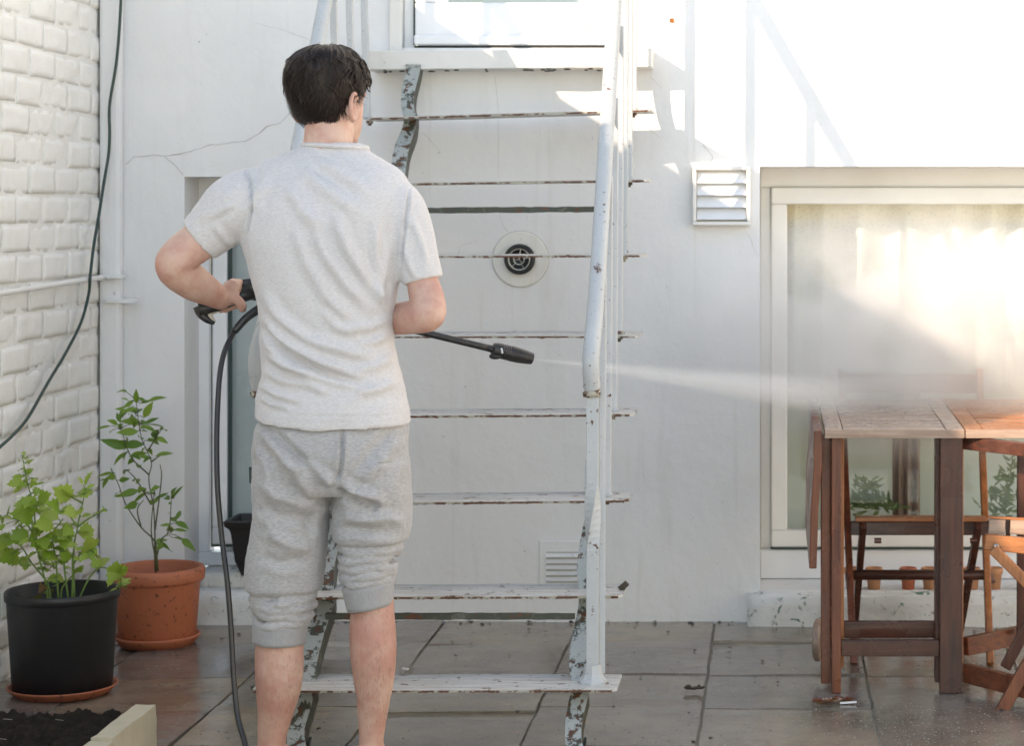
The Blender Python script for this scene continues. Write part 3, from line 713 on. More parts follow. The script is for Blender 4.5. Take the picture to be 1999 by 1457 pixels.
o_ = MB().lathe([(0, zr-.071), (rR-.02, zr-.073), (rR-.03, zr-.060), (0, zr-.055)], (cx, Yb, 0), 40)
for v in o_.v: v.z += .008*noise.noise(v*50)
o_.build('soil', 'earth', p1)
Yt = -.36; st_ = sc(Yt); ct = (307-VX)/st_
p2 = thing('terracotta_flower_pot', 'orange terracotta style pot holding the small citrus tree by the doorstep', 'flower pot', (ct, Yt, 0))
zr2 = H - (1106-VY)/st_; a1, a2 = 91/st_, 73/st_
MB().lathe([(0, .014), (a2-.006, .014), (a2, .020), (a1*.90, zr2-.047), (a1*.91, zr2-.044), (a1*.97, zr2-.042), (a1*.99, zr2-.036), (a1, zr2-.010), (a1-.004, zr2-.002), (a1-.012, zr2), (a1-.018, zr2-.006), (a1-.022, zr2-.05), (a1-.03, zr2-.058), (0, zr2-.055)], (ct, Yt, 0), 64).build('pot', 'terra', p2, smooth=True)
s2_ = thing('plant_saucer', 'round orange saucer with raised rim under the terracotta style pot', 'saucer', (ct, Yt, 0))
q = 81/st_
MB().lathe([(0, .0), (q-.016, .0), (q-.004, .020), (q+.002, .026), (q+.002, .030), (q-.004, .032), (q-.008, .027), (q-.02, .010), (0, .010)], (ct, Yt, 0.002), 56).build('dish', 'terra', s2_, smooth=True)
o_ = MB().lathe([(0, zr2-.054), (a1-.026, zr2-.056), (a1-.034, zr2-.044), (0, zr2-.038)], (ct, Yt, 0), 40)
for v in o_.v: v.z += .006*noise.noise(v*50)
o_.build('soil', 'earth', p2)
# trough on the doorstep
x0, x1 = W(443, 0, -.01).x, -1.42; zt = H-(1014-VY)/sc(-.01)
tr = thing('plant_trough', 'black plastic trough standing on the step behind the man', 'plant trough', ((x0+x1)/2, .04, .15))
tb = MB(); rings_ = []
for dx, dyy, z in ((.05, .03, .152), (.045, .03, .165), (.032, .02, .20), (.022, .010, zt-.045), (.018, .008, zt-.03), (.004, .0, zt-.018), (0, -.002, zt-.006), (0, -.002, zt), (.010, .006, zt+.001), (.02, .014, zt-.03), (.04, .03, zt-.07)):
    rings_.append([Vector((x0+dx, -.06+dyy, z)), Vector((x1-dx, -.06+dyy, z)), Vector((x1-dx, .12-dyy, z)), Vector((x0+dx, .12-dyy, z))])
tb.rings(rings_).build('trough', 'blackp', tr, bevel=.006)
# clay pots on the plinth
pots = [(1664, 'first small clay pot on the sill, ochre and mostly behind the table leg'), (1706, 'small clay pot on the sill, second from the left'), (1773, 'small clay pot on the sill with darker orange rim, third from the left'),
        (1815, 'small clay pot on the sill, nearest the thick table leg'), (1897, 'small clay pot on the sill between thick table leg and chair post'), (1941, 'small clay pot on the sill with its whole rim visible, right of chair post'), (1998, 'small clay pot on the sill cut by the right picture edge')]
for i, (x, lb) in enumerate(pots):
    qq = (x-VX)/sc(.03); o = thing('clay_pot', lb, 'clay pot', (qq, .03, .099), 'small clay pots along the window sill')
    MB().lathe([(0, 0), (.0195, 0), (.0245, .050), (.028, .051), (.0285, .067), (.026, .069), (.0235, .066), (.018, .015), (0, .014)], (qq, .03, .1005), 22).build('pot', 'terra2' if i != 2 else 'terra', o, smooth=True)

# ---------------------------------------------------------------- plants
def leaf_mesh(name, outline, fold, m, bend=.15):
    me = bpy.data.meshes.new(name); n = len(outline)
    vs = [(0, y, -bend*y*y) for x, y in outline] + [(x, y, fold*abs(x) - bend*y*y) for x, y in outline] + [(-x, y, fold*abs(x)*.8 - bend*y*y) for x, y in outline]
    fs = []
    for i in range(n-1):
        fs.append((i, n+i, n+i+1, i+1)); fs.append((i, i+1, 2*n+i+1, 2*n+i))
    me.from_pydata(vs, [], fs); me.materials.append(M[m])
    for p in me.polygons: p.use_smooth = True
    return me
lov = [(0,0),(.10,.06),(.34,.18),(.26,.26),(.46,.38),(.36,.46),(.44,.62),(.26,.64),(.26,.80),(.12,.82),(0,1.0)]
lov2 = [(0,0),(.16,.10),(.40,.22),(.50,.40),(.36,.44),(.42,.60),(.22,.62),(.20,.84),(.08,.86),(0,1.0)]
nar = [(0,0),(.04,.08),(.16,.26),(.14,.34),(.22,.46),(.13,.54),(.18,.68),(.07,.76),(0,1.0)]
cit = [(0,0),(.08,.12),(.17,.32),(.19,.5),(.145,.7),(.065,.87),(0,1.0)]
LM = [leaf_mesh('leaf', lov, .25, 'lovage'), leaf_mesh('leaf', lov2, .35, 'lovage', .3), leaf_mesh('leaf', nar, .3, 'lovage', .2)]
LY = leaf_mesh('leaf', cit, .3, 'yellow'); LB = leaf_mesh('leaf', lov, .7, 'brownleaf', .8)
LC = [leaf_mesh('leaf', cit, .35, 'citrus', .25), leaf_mesh('leaf', cit, .6, 'citrus', .5), leaf_mesh('leaf', [(x*.8, y) for x, y in cit], .2, 'citrus', .1)]
def plant(o, leaves, skel, conv, Y0, meshes, base, size, stem_m, stem_r, rnd, special=None, spread=.05):
    segs = MB(); pts = []
    for k, sk in enumerate(skel):
        yo = rnd.uniform(-spread*.6, spread*.6); P = []
        for i, (x, y) in enumerate(sk):
            sx_, sy_ = conv(x, y); P.append(W(sx_, sy_, Y0 + yo*min(1, i/2)))
        Q = spline(P, 5); pts += Q
        segs.tube(Q, [stem_r*(1.25 - .75*i/len(Q)) for i in range(len(Q))], 6)
    off = Vector(base)
    for k, L in enumerate(leaves):
        x, y = L[0], L[1]; kind = L[2] if len(L) > 2 else None
        sx_, sy_ = conv(x, y); c = W(sx_, sy_, Y0 + rnd.uniform(-spread, spread))
        near = min(pts, key=lambda q: (Vector((q.x-c.x, (q.y-c.y)*.4, q.z-c.z)).length + (0.02 if q.z > c.z+.02 else 0)))
        d = (c - near); sz = size * rnd.uniform(.8, 1.3)
        if d.length < .004: d = Vector((rnd.uniform(-1, 1), rnd.uniform(-1, 1), .3))
        d.normalize(); d = (d + Vector((rnd.uniform(-.35, .35), rnd.uniform(-.4, .3), rnd.uniform(-.25, .35)))).normalized()
        root = c - d*sz*.5
        if (root-near).length > .006: segs.tube([near, near.lerp(root, .5) + Vector((0, 0, .003)), root], [stem_r*.5]*3, 4)
        nrm = Vector((rnd.uniform(-.5, .5), rnd.uniform(-1.0, -.2), rnd.uniform(.1, 1.0))); nrm = (nrm - d*nrm.dot(d)).normalized()
        xx = d.cross(nrm); Mx = Matrix((xx, d, nrm)).transposed().to_4x4()
        me = {'y': LY, 'b': LB}.get(kind) or (meshes[2] if kind == 'n' else rnd.choice(meshes[:2] if rnd.random() < .8 else meshes))
        ob = bpy.data.objects.new('leaf', me); COL.objects.link(ob); ob.parent = o
        f = sz * (1.3 if kind == 'L' else 1) * rnd.uniform(.75, 1.2)
        ob.matrix_basis = Matrix.Translation(root - off) @ Mx @ Matrix.Scale(f, 4)
    segs.build('stems', stem_m, o, smooth=True)
rv = random.Random(11)
def more(L, k, sp, seed):
    q = random.Random(seed); return L + [(l[0]+q.gauss(0, sp), l[1]+q.gauss(0, sp)) + l[2:] for l in q.sample([l for l in L if len(l) < 3 or l[2] in 'Ln'], k)]
lv_l = [(210,100,'n'),(215,150,'n'),(190,180,'n'),(240,200,'n'),(170,260,'n'),(250,270),(150,320,'n'),(200,320),(240,330),(140,380),(200,400),(160,435,'n'),(230,150,'n'),(320,340,'n'),(360,380,'n'),(290,380),(230,500,'L'),(300,480,'L'),(340,450),(380,520,'L'),(200,590,'L'),(270,600,'L'),(60,680,'L'),(150,660,'L'),(240,660,'L'),(20,720,'L'),(190,760,'L'),(150,790,'L'),(300,740,'L'),(390,610,'L'),(500,600,'L'),(450,670,'L'),(610,480,'L'),(740,480,'L'),(770,350,'n'),(750,430,'L'),(820,400,'n'),(640,640,'L'),(780,660,'n'),(880,640,'n'),(930,620,'n'),(760,810,'L'),(290,830,'L'),(420,750,'L'),(480,800,'L'),(590,750,'L'),(520,860,'L'),(400,880,'L'),(600,800,'L'),(520,950,'y'),(110,850),(20,870,'L'),(30,920,'L'),(240,890,'n'),(100,940),(190,920),(30,1000,'L'),(80,1020,'L'),(140,1080,'L'),(200,1080),(270,1020,'n'),(230,1120),(340,950,'n'),(430,1000,'L'),(470,950),(560,950),(640,920),(700,960),(800,940,'L'),(860,1020,'L'),(850,1090,'L'),(700,1150),(680,1050,'n'),(740,1020,'n'),(430,1100,'L'),(500,1130),(560,1080),(480,1200),(540,1230),(620,1130),(400,1150),(450,1240),(1020,1140),(1100,1150),(1010,1210),(1110,1230),(1060,1290),(1120,1310,'n'),(1040,1350,'n'),(380,1300,'b'),(420,1340,'b'),(340,1370,'b'),(470,1040),(520,1020),(580,1010),(390,1040),(450,900,'L'),(560,880,'L'),(330,1100,'n'),(600,1180,'n'),(0,780,'L'),(350,800),(310,900,'L'),(470,870,'L'),(540,800,'L'),(350,560,'L'),(260,540,'L')]
lv_l = more(lv_l, 60, 30, 2)
lsk = [[(430,1440),(400,1250),(340,1000),(310,700),(300,580),(250,400),(200,150)],[(660,1440),(655,1000),(690,770),(735,560),(760,450)],[(450,1440),(420,1270),(280,1090),(200,960),(110,900),(20,950)],
       [(700,1440),(710,1400),(790,1230),(860,1150),(930,1135),(1050,1180),(1080,1290)],[(520,1440),(500,1100),(470,850),(560,700)],[(610,1440),(560,1000),(590,780)],[(690,770),(800,690),(930,620)],
       [(690,770),(610,660)],[(735,560),(610,490)],[(655,1100),(760,960),(860,1020)],[(340,1000),(250,760),(60,680)],[(540,1440),(560,1300),(700,1150)],[(640,1440),(645,1200),(640,1000)]]
base = tuple(Vector((cx, Yb, zr-.06)))
pl = thing('lovage_plant', 'bright green lovage plant with toothed leaves growing in the black pot', 'plant', base)
plant(pl, lv_l, lsk, lambda x, y: (x/4.554, 860 + y/4.554), Yb, LM, base, .037, 'stem', .0026, rv)
ci_l = [(540,75),(500,80),(580,90),(480,120),(520,120),(580,135,'L'),(450,170),(470,155,'L'),(520,150,'L'),(480,190,'L'),(545,170,'L'),(600,165,'n'),(600,200,'L'),(655,200,'L'),(630,195,'L'),(580,205),(440,207,'n'),(520,210,'L'),(560,230,'L'),(480,255,'L'),(540,260,'L'),(570,270),(615,245),(640,240),(500,290,'L'),(540,300,'L'),(560,290),(590,280,'L'),(640,300,'L'),(550,345,'L'),(580,320),(520,325),(440,355),(445,390,'L'),(420,405,'n'),(500,365,'n'),(490,400),(530,400,'n'),(460,455,'n'),(520,450,'L'),(570,440,'L'),(560,465,'L'),(600,450),(530,500,'L'),(620,430),(660,475,'n'),(680,460),(705,445,'n'),(680,490),(670,530,'n'),(710,535,'n'),(690,560,'n'),(715,575,'L'),(720,600,'n'),(680,600,'n'),(710,635,'L'),(650,580),(660,620,'L'),(640,640,'L'),(650,660),(620,480,'n'),(600,180,'L'),(560,190,'L'),(500,230,'L'),(530,180,'L'),(590,240),(545,130,'L'),(510,100,'n')]
ci_l = more(ci_l, 34, 13, 3)
csk = [[(618,770),(615,650),(610,520),(590,400),(600,330),(560,230),(540,90)],[(615,600),(640,400),(635,340)],[(616,700),(610,640),(560,590),(500,500),(470,420),(440,360)],[(618,720),(640,640),(670,600),(680,470)],[(600,500),(540,400),(500,360)],[(560,590),(545,520),(570,480)],[(590,380),(520,310),(480,200)],[(590,280),(640,200)],[(600,330),(640,300)],[(618,720),(600,600),(615,420)]]
base2 = tuple(Vector((ct, Yt, zr2-.045)))
p3 = thing('citrus_tree', 'small potted citrus tree with glossy pointed leaves and bare lower stems', 'plant', base2)
plant(p3, ci_l, csk, lambda x, y: (x/2.032, 740 + y/2.032), Yt, LC, base2, .042, 'twig', .0022, rv)
MB().tube([W(306, 1115, Yt), W(304, 1085, Yt), W(303, 1060, Yt)], [.0065, .0055, .004], 8).build('trunk', 'twig', p3, smooth=True)
# green leaves set behind the pane, standing in for reflected greenery
ip = thing('reflected_greenery', 'blurred green leaves low behind the pane, standing in for reflected greenery', 'plant', tuple(W(1700, 1000, .4)))
M['dim'] = mat('dim_leaf', leafm((.22, .27, .14), (.32, .36, .22))); Li = [leaf_mesh('leaf', cit, .3, 'dim')]
for cxx, cyy, rx_, ry_, nn in ((1695, 985, 38, 16, 90), (1690, 955, 26, 18, 40), (1730, 990, 26, 10, 30), (1955, 985, 26, 34, 80), (1975, 930, 22, 40, 40)):
    for k in range(nn):
        c_ = W(cxx + rv.gauss(0, .5)*rx_, cyy + rv.gauss(0, .5)*ry_, .5 + rv.uniform(-.05, .05))
        d = Vector((rv.uniform(-1, 1), rv.uniform(-.5, .3), rv.uniform(-.2, 1))).normalized(); nr = d.orthogonal().normalized()
        ob = bpy.data.objects.new('leaf', Li[0]); COL.objects.link(ob); ob.parent = ip
        ob.matrix_basis = Matrix.Translation(c_ - Vector(ip['_w'])) @ Matrix((d.cross(nr), d, nr)).transposed().to_4x4() @ Matrix.Scale(.040, 4)

# ---------------------------------------------------------------- raised bed
Yk = -1.72; xk = (305-VX)/sc(Yk)
zk = H-(1376-VY)/sc(Yk)
rbd = thing('raised_bed', 'raised soil bed with broken concrete edging in the bottom left corner', 'raised bed', (xk, Yk, 0))
lumpy_box(xk-.05, xk, -3.2, -2.06, -.03, zk-.004, 3, 10, .003, 4).build('edging', 'kerb', rbd, smooth=False)
lumpy_box(xk-.05, xk, -2.052, Yk, -.03, zk, 2, 8, .003, 8).build('edging', 'kerb', rbd, smooth=False)
lumpy_box(XL+.01, xk-.055, Yk-.05, Yk-.01, -.03, zk-.03, 10, 2, .003, 6).build('bank', 'earth', rbd)
so_ = MB(); n = 110; vs = []
for i in range(n+1):
    for j in range(n+1):
        x = XL + .005 + (xk-.05-XL-.005)*i/n; y = -3.2 + (Yk-.012+3.2)*j/n; q = Vector((x, y, 0))
        vs.append((x, y, zk-.022 + .010*noise.noise(q*9) + .014*noise.noise(q*30) + .014*noise.noise(q*75)))
so_.add(vs, [(i*(n+1)+j, (i+1)*(n+1)+j, (i+1)*(n+1)+j+1, i*(n+1)+j+1) for i in range(n) for j in range(n)])
so_.build('soil', 'earth', rbd, smooth=True, normals=False)
sw = MB()
for k in range(14):
    p = Vector((random.uniform(XL+.05, xk-.08), random.uniform(-2.3, Yk-.06), zk-.008)); a = random.uniform(0, 6.3)
    sw.tube([p, p + Vector((math.cos(a), math.sin(a), .3))*.015, p + Vector((math.cos(a+.6), math.sin(a+.6), .1))*.03], .0007, 4)
sw.build('straw', 'grit', rbd)['kind'] = 'stuff'

# ---------------------------------------------------------------- table
Yf = -1.06; sf = sc(Yf); TL = (1610-VX)/sf; TS = (1882-VX)/sf; TZ = H-(838-VY)/sf; Yk2 = -.24
tb_ = thing('gateleg_table', 'slatted hardwood gateleg table with one leaf raised and one hanging down', 'table', (TL, Yf, 0))
th = .0195
def top(parent, xa, xb, tilt=0, wa='woodgrey', wb=None):
    sw_ = .048
    MB().box(xa, xa+sw_, Yf+.0015, Yk2, TZ-th, TZ).build('frame_stile', wa+'_y', parent, bevel=.002)
    MB().box(xb-sw_, xb, Yf+.0015, Yk2, TZ-th, TZ).build('frame_stile', wa+'_y', parent, bevel=.002)
    MB().box(xa, xb, Yf-.001, Yf+.0008, TZ-th-.004, TZ-.0005).build('edge_board', 'woodgrey_x' , parent, bevel=.0008)
    n = 11; pitch = (Yk2-Yf-.006)/n
    for k in range(n):
        MB().box(xa+sw_+.002, xb-sw_-.002, Yf+.004+k*pitch, Yf+.004+(k+1)*pitch-.012, TZ-.015, TZ-.001+random.uniform(-.0008, .0008)).build('slat', wa+'_x', parent, bevel=.0015)
    for yy in (Yf+.12, Yk2-.12): MB().box(xa+sw_, xb-sw_, yy, yy+.03, TZ-th-.012, TZ-.0155).build('batten', 'wooddark_x', parent)
top(tb_, TL, TS)
lf = tb_
top(lf, TS+.003, TS+.46, 0, 'woodlit')  # raised leaf in the sunlit wood tone
# hanging leaf
hl = MB(); x0 = TL-.006
for k in range(1):
    pass
Hx = [(x0-.022, TZ-.004), (x0-.022, TZ-.10), (x0-.030, TZ-.22), (x0-.034, .345)]
hang = MB(); rr_ = []
for k, (x, z) in enumerate(Hx): rr_.append([Vector((x-.002, Yf+.01, z)), Vector((x+.021-k*.001, Yf+.01, z)), Vector((x+.021-k*.001, Yk2, z)), Vector((x-.002, Yk2, z))])
hang.rings(rr_).build('hanging_leaf', 'wood_z', tb_, bevel=.003)
MB().box(x0-.020, x0+.002, Yf+.01, Yk2, TZ-.075, TZ-.002).build('hinge_rail', 'woodgrey_y', tb_, bevel=.002) if False else None
def leg(x0, x1, y0, y1, z0, z1, m='wood_z', name='leg'): return MB().box(x0, x1, y0, y1, z0, z1).build(name, m, tb_, bevel=.002)
leg(TL-.009, TL+.017, Yf+.06, Yf+.10, .02, TZ-th-.001)
leg(TL+.019, TL+.045, Yf+.03, Yf+.085, 0, TZ-th-.001)
leg(TL+.028, TL+.056, Yf+.12, Yf+.165, .05, TZ-th-.001, 'woodlit_z')  # sunlit wood tone paints the lit side of the legs
leg(TS-.073, TS-.040, Yf+.07, Yf+.12, .02, TZ-th-.001, 'wooddark_z')
leg(TS-.063, TS-.002, Yf+.03, Yf+.066, .0, TZ-th-.001, 'wooddark_z')
leg(TS-.006, TS+.004, Yf+.07, Yf+.11, .05, TZ-th-.02, 'woodlit_z')  # thin bright strip added as the sunlit side of the thick leg
for xx in (TL+.02, TS+.005): leg(xx, xx+.045, Yk2-.09, Yk2-.05, -.016, TZ-th-.001)
MB().box(TL+.045, TS-.063, Yf+.045, Yf+.066, .098, .142).build('bottom_rail', 'wooddark_x', tb_, bevel=.002)
MB().box(TL+.056, TS-.06, Yf+.13, Yf+.15, .130, .176).build('bottom_rail', 'wooddark_x', tb_, bevel=.002)
MB().box(TL+.04, TS-.06, Yk2-.085, Yk2-.06, .66, TZ-th-.014).build('apron', 'wooddark_x', tb_, bevel=.002)
def tbeam(a, b, w, h, m, name, par=tb_, up=None): return MB().beam(a, b, w, h, up=up).build(name, m, par, bevel=.002)
tbeam(W(1882, 864, -1.0), W(2080, 884, -1.22), .022, .036, 'wooddark_x', 'gate_rail')
tbeam(W(1885, 1315, -1.0), W(2080, 1362, -1.26), .022, .052, 'wood_x', 'gate_rail')
tbeam(W(1885, 1264, -.96), W(2040, 1232, -.80), .022, .050, 'wood_x', 'gate_rail')
tbeam(W(1992, 878, -.9), W(1992, 1245, -.9), .020, .03, 'wooddark_z', 'gate_leg', up=(0, 1, 0))
tbeam(W(2060, 884, -1.22), W(2060, 1440, -1.22), .03, .04, 'wood_z', 'gate_leg', up=(0, 1, 0))
tb_.rotation_euler.x = .018
whl = thing('small_wheel', 'small worn grey brown wheel standing beside the table leg', 'wheel', W(1594, 1250, -.78))
wc = W(1597, 1250, -.78); wb = MB()
rr_ = []
for r_, x in ((.012, -.010), (.052, -.011), (.060, -.006), (.060, .006), (.052, .011), (.012, .010)):
    rr_.append([wc + Vector((x + .15*r_*math.cos(a), math.cos(a)*r_, math.sin(a)*r_)) for a in [2*math.pi*k/28 for k in range(28)]])
wb.rings(rr_).build('tyre', 'woodgrey_z', whl, smooth=False)
MB().tube([wc + Vector((-.02, 0, 0)), wc + Vector((.03, 0, 0))], .006, 10).build('axle', 'metal', whl)

# chair behind the table
ch = thing('folding_chair', 'wooden folding chair standing behind the table, facing it', 'chair', (.42, -.5, 0))
def cb(a, b, w, h, m, name, up=None, par=ch, bev=.003): return MB().beam(a, b, w, h, up=up).build(name, m, par, bevel=bev)
cb((.628, -.66, 0), (.648, -.12, .815), .036, .020, 'woodlit_z', 'back_post', (1, 0, 0)); cb((.232, -.66, 0), (.212, -.12, .815), .036, .020, 'wood_z', 'back_post', (1, 0, 0))
MB().box(.222, .640, -.130, -.112, .745, .805).build('top_rail', 'woodlit_x', ch, bevel=.003)
cb((.600, -.60, .40), (.575, -.22, 0), .032, .020, 'wooddark_z', 'leg', (1, 0, 0)); cb((.262, -.60, .40), (.250, -.22, 0), .032, .020, 'wooddark_z', 'leg', (1, 0, 0))
cb((.225, -.57, .385), (.66, -.57, .385), .026, .040, 'wooddark_x', 'seat_rail'); 
for k in range(1): MB().box(.24, .622, -.60+.058*k, -.552+.058*k, .407, .420).build('seat_slat', 'wood_x' if k else 'woodlit_x', ch, bevel=.002)
MB().tube([(.215, -.5, .235), (.625, -.5, .235), (.640, -.5, .228), (.645, -.505, .21)], .0155, 8).build('stretcher', 'wooddark_x', ch, smooth=True)
for x in (.295, .575): MB().tube([(x, -.598, .352), (x+.02, -.598, .352)], .008, 10).build('bolt', 'wooddark_x', ch)
# chair at the right edge
c2 = thing('folding_chair', 'orange brown folding chair with a brass screw, cut off by the right picture edge', 'chair', (.8, -1.2, 0))
def P2(x, y, Y=-1.15): return W(x, y, Y)
MB().beam(P2(1922, 1058), P2(2120, 1078), .022, .042, 6, .0008).build('seat_side', 'woodlit_x', c2, bevel=.003)
for k in range(5):
    a, b = P2(1924+k*3, 1029, -1.13+k*.075), P2(2110+k*3, 1029, -1.13+k*.075); 
MB().beam(P2(1930, 1010, -1.10), P2(2100, 1020, -1.10), .016, .006).build('seat_edge', 'woodlit_x', c2, bevel=.001)
for k in range(3):
    MB().beam(P2(1930+k*42, 1028, -1.10), P2(1962+k*42, 1030, -1.10), .012, .040).build('seat_slat', 'woodgrey_x', c2, bevel=.002)
    MB().beam(P2(1967+k*42, 1014, -1.08), P2(1968+k*42, 1052, -1.08), .012, .012).build('spacer', 'wooddark_z', c2)
MB().beam(P2(1938, 1072, -1.17), P2(2090, 1225, -1.17), .030, .014, up=(0, 1, 0)).build('leg', 'woodlit_z', c2, bevel=.003)
MB().beam(P2(1950, 1400, -1.22), P2(2070, 1180, -1.22), .034, .018, up=(0, 1, 0)).build('leg', 'wood_z', c2, bevel=.003)
MB().beam(P2(1962, 1305, -1.02), P2(2060, 1120, -1.02), .030, .018, up=(0, 1, 0)).build('leg', 'wooddark_z', c2, bevel=.003)
MB().lathe([(.0, .0), (.0085, .0), (.0085, .003), (.006, .006), (.0, .007)], P2(1945, 1068, -1.166), 14, 'y').build('screw', 'metal', c2, smooth=True)

# ---------------------------------------------------------------- litter
def curled(name, px_, py_, size, m, label, cat, curl=.9, seed=0, sub=None):
    s = (py_ - VY) / H; Y = F/s - DW; c = Vector(((px_-VX)/s, Y, .002)); o = thing(name, label, cat, c)
    for q in range(sub or 1):
        b = MB(); vs = []; n = 9
        for i in range(n+1):
            for j in range(n+1):
                u, v = i/n*2-1, j/n*2-1; r = 1 - .35*(u*u*v*v) ; x = u*size*r*(1-.3*v*v); y = v*size*.5*(1-.5*u*u)
                z = .004 + size*.35*curl*(u*u*.6+v*v*.5) + size*.22*noise.noise(Vector((u*2+seed+q*5, v*2, 0)))
                vs.append(c + Vector((x + q*size*.9 - (size*.5 if sub else 0), y + q*.01, max(.0015, z))))
        b.add(vs, [(i*(n+1)+j, (i+1)*(n+1)+j, (i+1)*(n+1)+j+1, i*(n+1)+j+1) for i in range(n) for j in range(n)])
        b.build('blade', m if q == 0 else ('pinkleaf' if q == 1 else m), o, smooth=True, normals=False)
    return o
curled('dead_leaf', 1355, 1352, .030, 'crumb', 'curled dark dead leaf lying on the paving right of the stairs', 'leaf', 1.2, 3)
curled('red_leaf', 1618, 1376, .030, 'redleaf', 'wilted dark red leaves lying by the front left table leg', 'leaf', .8, 8, 3)
tag(MB().beam(W(0,0,0)*0 + Vector(((1640-VX)/733, -1.157, .004)), Vector(((1672-VX)/733, -1.153, .006)), .006, .004).build('white_stick', 'pvc'), 'thin white paper strip beside the red leaves', 'litter')
tag(MB().beam(Vector(((786-VX)/682, -.73, .006)), Vector(((800-VX)/680, -.745, .008)), .008, .005, 3, .002).build('paper_scrap', 'pvc2'), 'scrap of white paper on the paving behind the lowest tread', 'litter')
gt, cr = MB(), MB(); rg = random.Random(9)
for k in range(1500):
    x = rg.uniform(-2.0, .9); y = rg.uniform(-1.9, -.02)
    if rg.random() < .55: x = rg.gauss(.45, .22); y = rg.gauss(-1.45, .2)
    if y > -.02: continue
    r_ = rg.uniform(.0008, .0024); gt.ell((x, y, .003+r_*.4), r_, r_*rg.uniform(.6, 1.4), r_*.6, n=5, m=4)
g_ = gt.build('grit', 'grit'); g_['kind'] = 'stuff'; tag(g_, 'fine pale grit scattered over the wet paving', 'grit')
for k in range(520):
    x = rg.uniform(-2.0, .9); y = -abs(rg.gauss(0, .9)) - .01 if rg.random() < .6 else -rg.uniform(.0, .06)
    if y < -2.2: continue
    r_ = rg.choice((.001, .0012, .0015, .0018, .0022, .003, .0045)); c_ = Vector((x, y, .004))
    e = MB().ell(c_, r_*1.3, r_, r_*.45, n=7, m=4)
    e.v = [v + noise.noise_vector(v*160)*r_*.8 for v in e.v]; cr.add(e.v, e.f)
c__ = cr.build('soil_crumbs', 'crumb'); c__['kind'] = 'stuff'; tag(c__, 'dark crumbs of soil and moss scattered on the paving', 'crumbs')

# ---------------------------------------------------------------- man
YP = -1.88; SP = sc(YP)
man = thing('person', 'man seen from behind in heather grey t-shirt and rolled grey sweatpants, holding spray lance', 'person', (W(630, 0, YP).x, YP, 0))
def PP(x, y, dy=0): 
    return W(x, y, YP+dy)
def secring(xl, xr, y, dep, dy=0, n=40, pw=2.3, tilt=0):
    a, b = PP(xl, y), PP(xr, y); c = (a+b)/2; hw = (b.x-a.x)/2; out = []
    for k in range(n):
        t = 2*math.pi*k/n; cs, sn = math.cos(t), math.sin(t)
        x = math.copysign(abs(cs)**(2/pw), cs)*hw; yy = math.copysign(abs(sn)**(2/pw), sn)*dep
        out.append(Vector((c.x+x, YP+dy+yy, c.z + tilt*x)))
    return out
def interp_rows(rows_, step=6):
    out = []; rows_ = [tuple(map(float, r)) for r in rows_]
    ys = [r[0] for r in rows_]; y = ys[0]
    arr = np.array(rows_)
    t = np.linspace(0, 1, len(rows_)); P = spline([Vector((r[1], r[2], r[3])) for r in rows_], 6); Q = spline([Vector((r[0], r[4], 0)) for r in rows_], 6)
    return [(q.x, p.x, p.y, p.z, q.y) for p, q in zip(P, Q)]
def fuse(mb, voxel, smooth_it=3, disp=None, name='m', factor=.5):
    me = bpy.data.meshes.new(name); me.from_pydata(mb.v, [], mb.f)
    bm = bmesh.new(); bm.from_mesh(me); bmesh.ops.recalc_face_normals(bm, faces=bm.faces); bm.to_mesh(me); bm.free()
    ob = bpy.data.objects.new(name, me); COL.objects.link(ob)
    r = ob.modifiers.new('r', 'REMESH'); r.mode = 'VOXEL'; r.voxel_size = voxel
    sm = ob.modifiers.new('s', 'SMOOTH'); sm.iterations = smooth_it; sm.factor = factor
    dg = bpy.context.evaluated_depsgraph_get(); dg.update()
    out = bpy.data.meshes.new_from_object(ob.evaluated_get(dg)); out.materials.clear()
    bpy.data.objects.remove(ob)
    if disp:
        n = len(out.vertices); co = np.empty(n*3); out.vertices.foreach_get('co', co); co = co.reshape(-1, 3)
        no = np.array([v.vector[:] for v in out.vertex_normals])
        co = co + disp(co, no); out.vertices.foreach_set('co', co.ravel()); out.update()
    return out
def place(me, name, m, parent=man):
    off = Vector(parent['_w']); me.transform(Matrix.Translation(-off)); return link(name, me, m, parent, smooth=True)
def folds(segs, wpx=1.0):
    """segs in photo pixels: polyline points, width px, depth mm (+ out, - in)"""
    def f(co, no):
        s = F/(co[:, 1] + DW); X = VX + co[:, 0]*s; Yp = VY + (H - co[:, 2])*s; tot = np.zeros(len(co))
        for pts, wd_, am in segs:
            best = np.full(len(co), 1e9); tt = np.zeros(len(co)); L = len(pts)-1
            for i in range(L):
                a, b = np.array(pts[i], float), np.array(pts[i+1], float); d = b-a; l2 = (d**2).sum()
                t = np.clip(((X-a[0])*d[0] + (Yp-a[1])*d[1])/l2, 0, 1)
                dist = np.hypot(X-a[0]-t*d[0], Yp-a[1]-t*d[1]); m_ = dist < best
                best[m_] = dist[m_]; tt[m_] = ((i+t)/L)[m_]
            tap = np.clip(np.sin(np.pi*np.clip(tt, .03, .97))*1.6, 0, 1)
            g = np.exp(-(best/wd_)**2) - .45*np.exp(-((best-wd_*1.9)/(wd_*1.1))**2)
            tot += g*tap*am*2.1/1000
        back = np.clip(-no[:, 1]*1.4, 0, 1)
        return no * (tot*back)[:, None]
    return f
def nzf(co, sca, amp, seed=0):
    out = np.empty(len(co))
    for i, c in enumerate(co): out[i] = noise.noise(Vector((c[0]*sca[0]+seed, c[1]*sca[1], c[2]*sca[2])))
    return out*amp

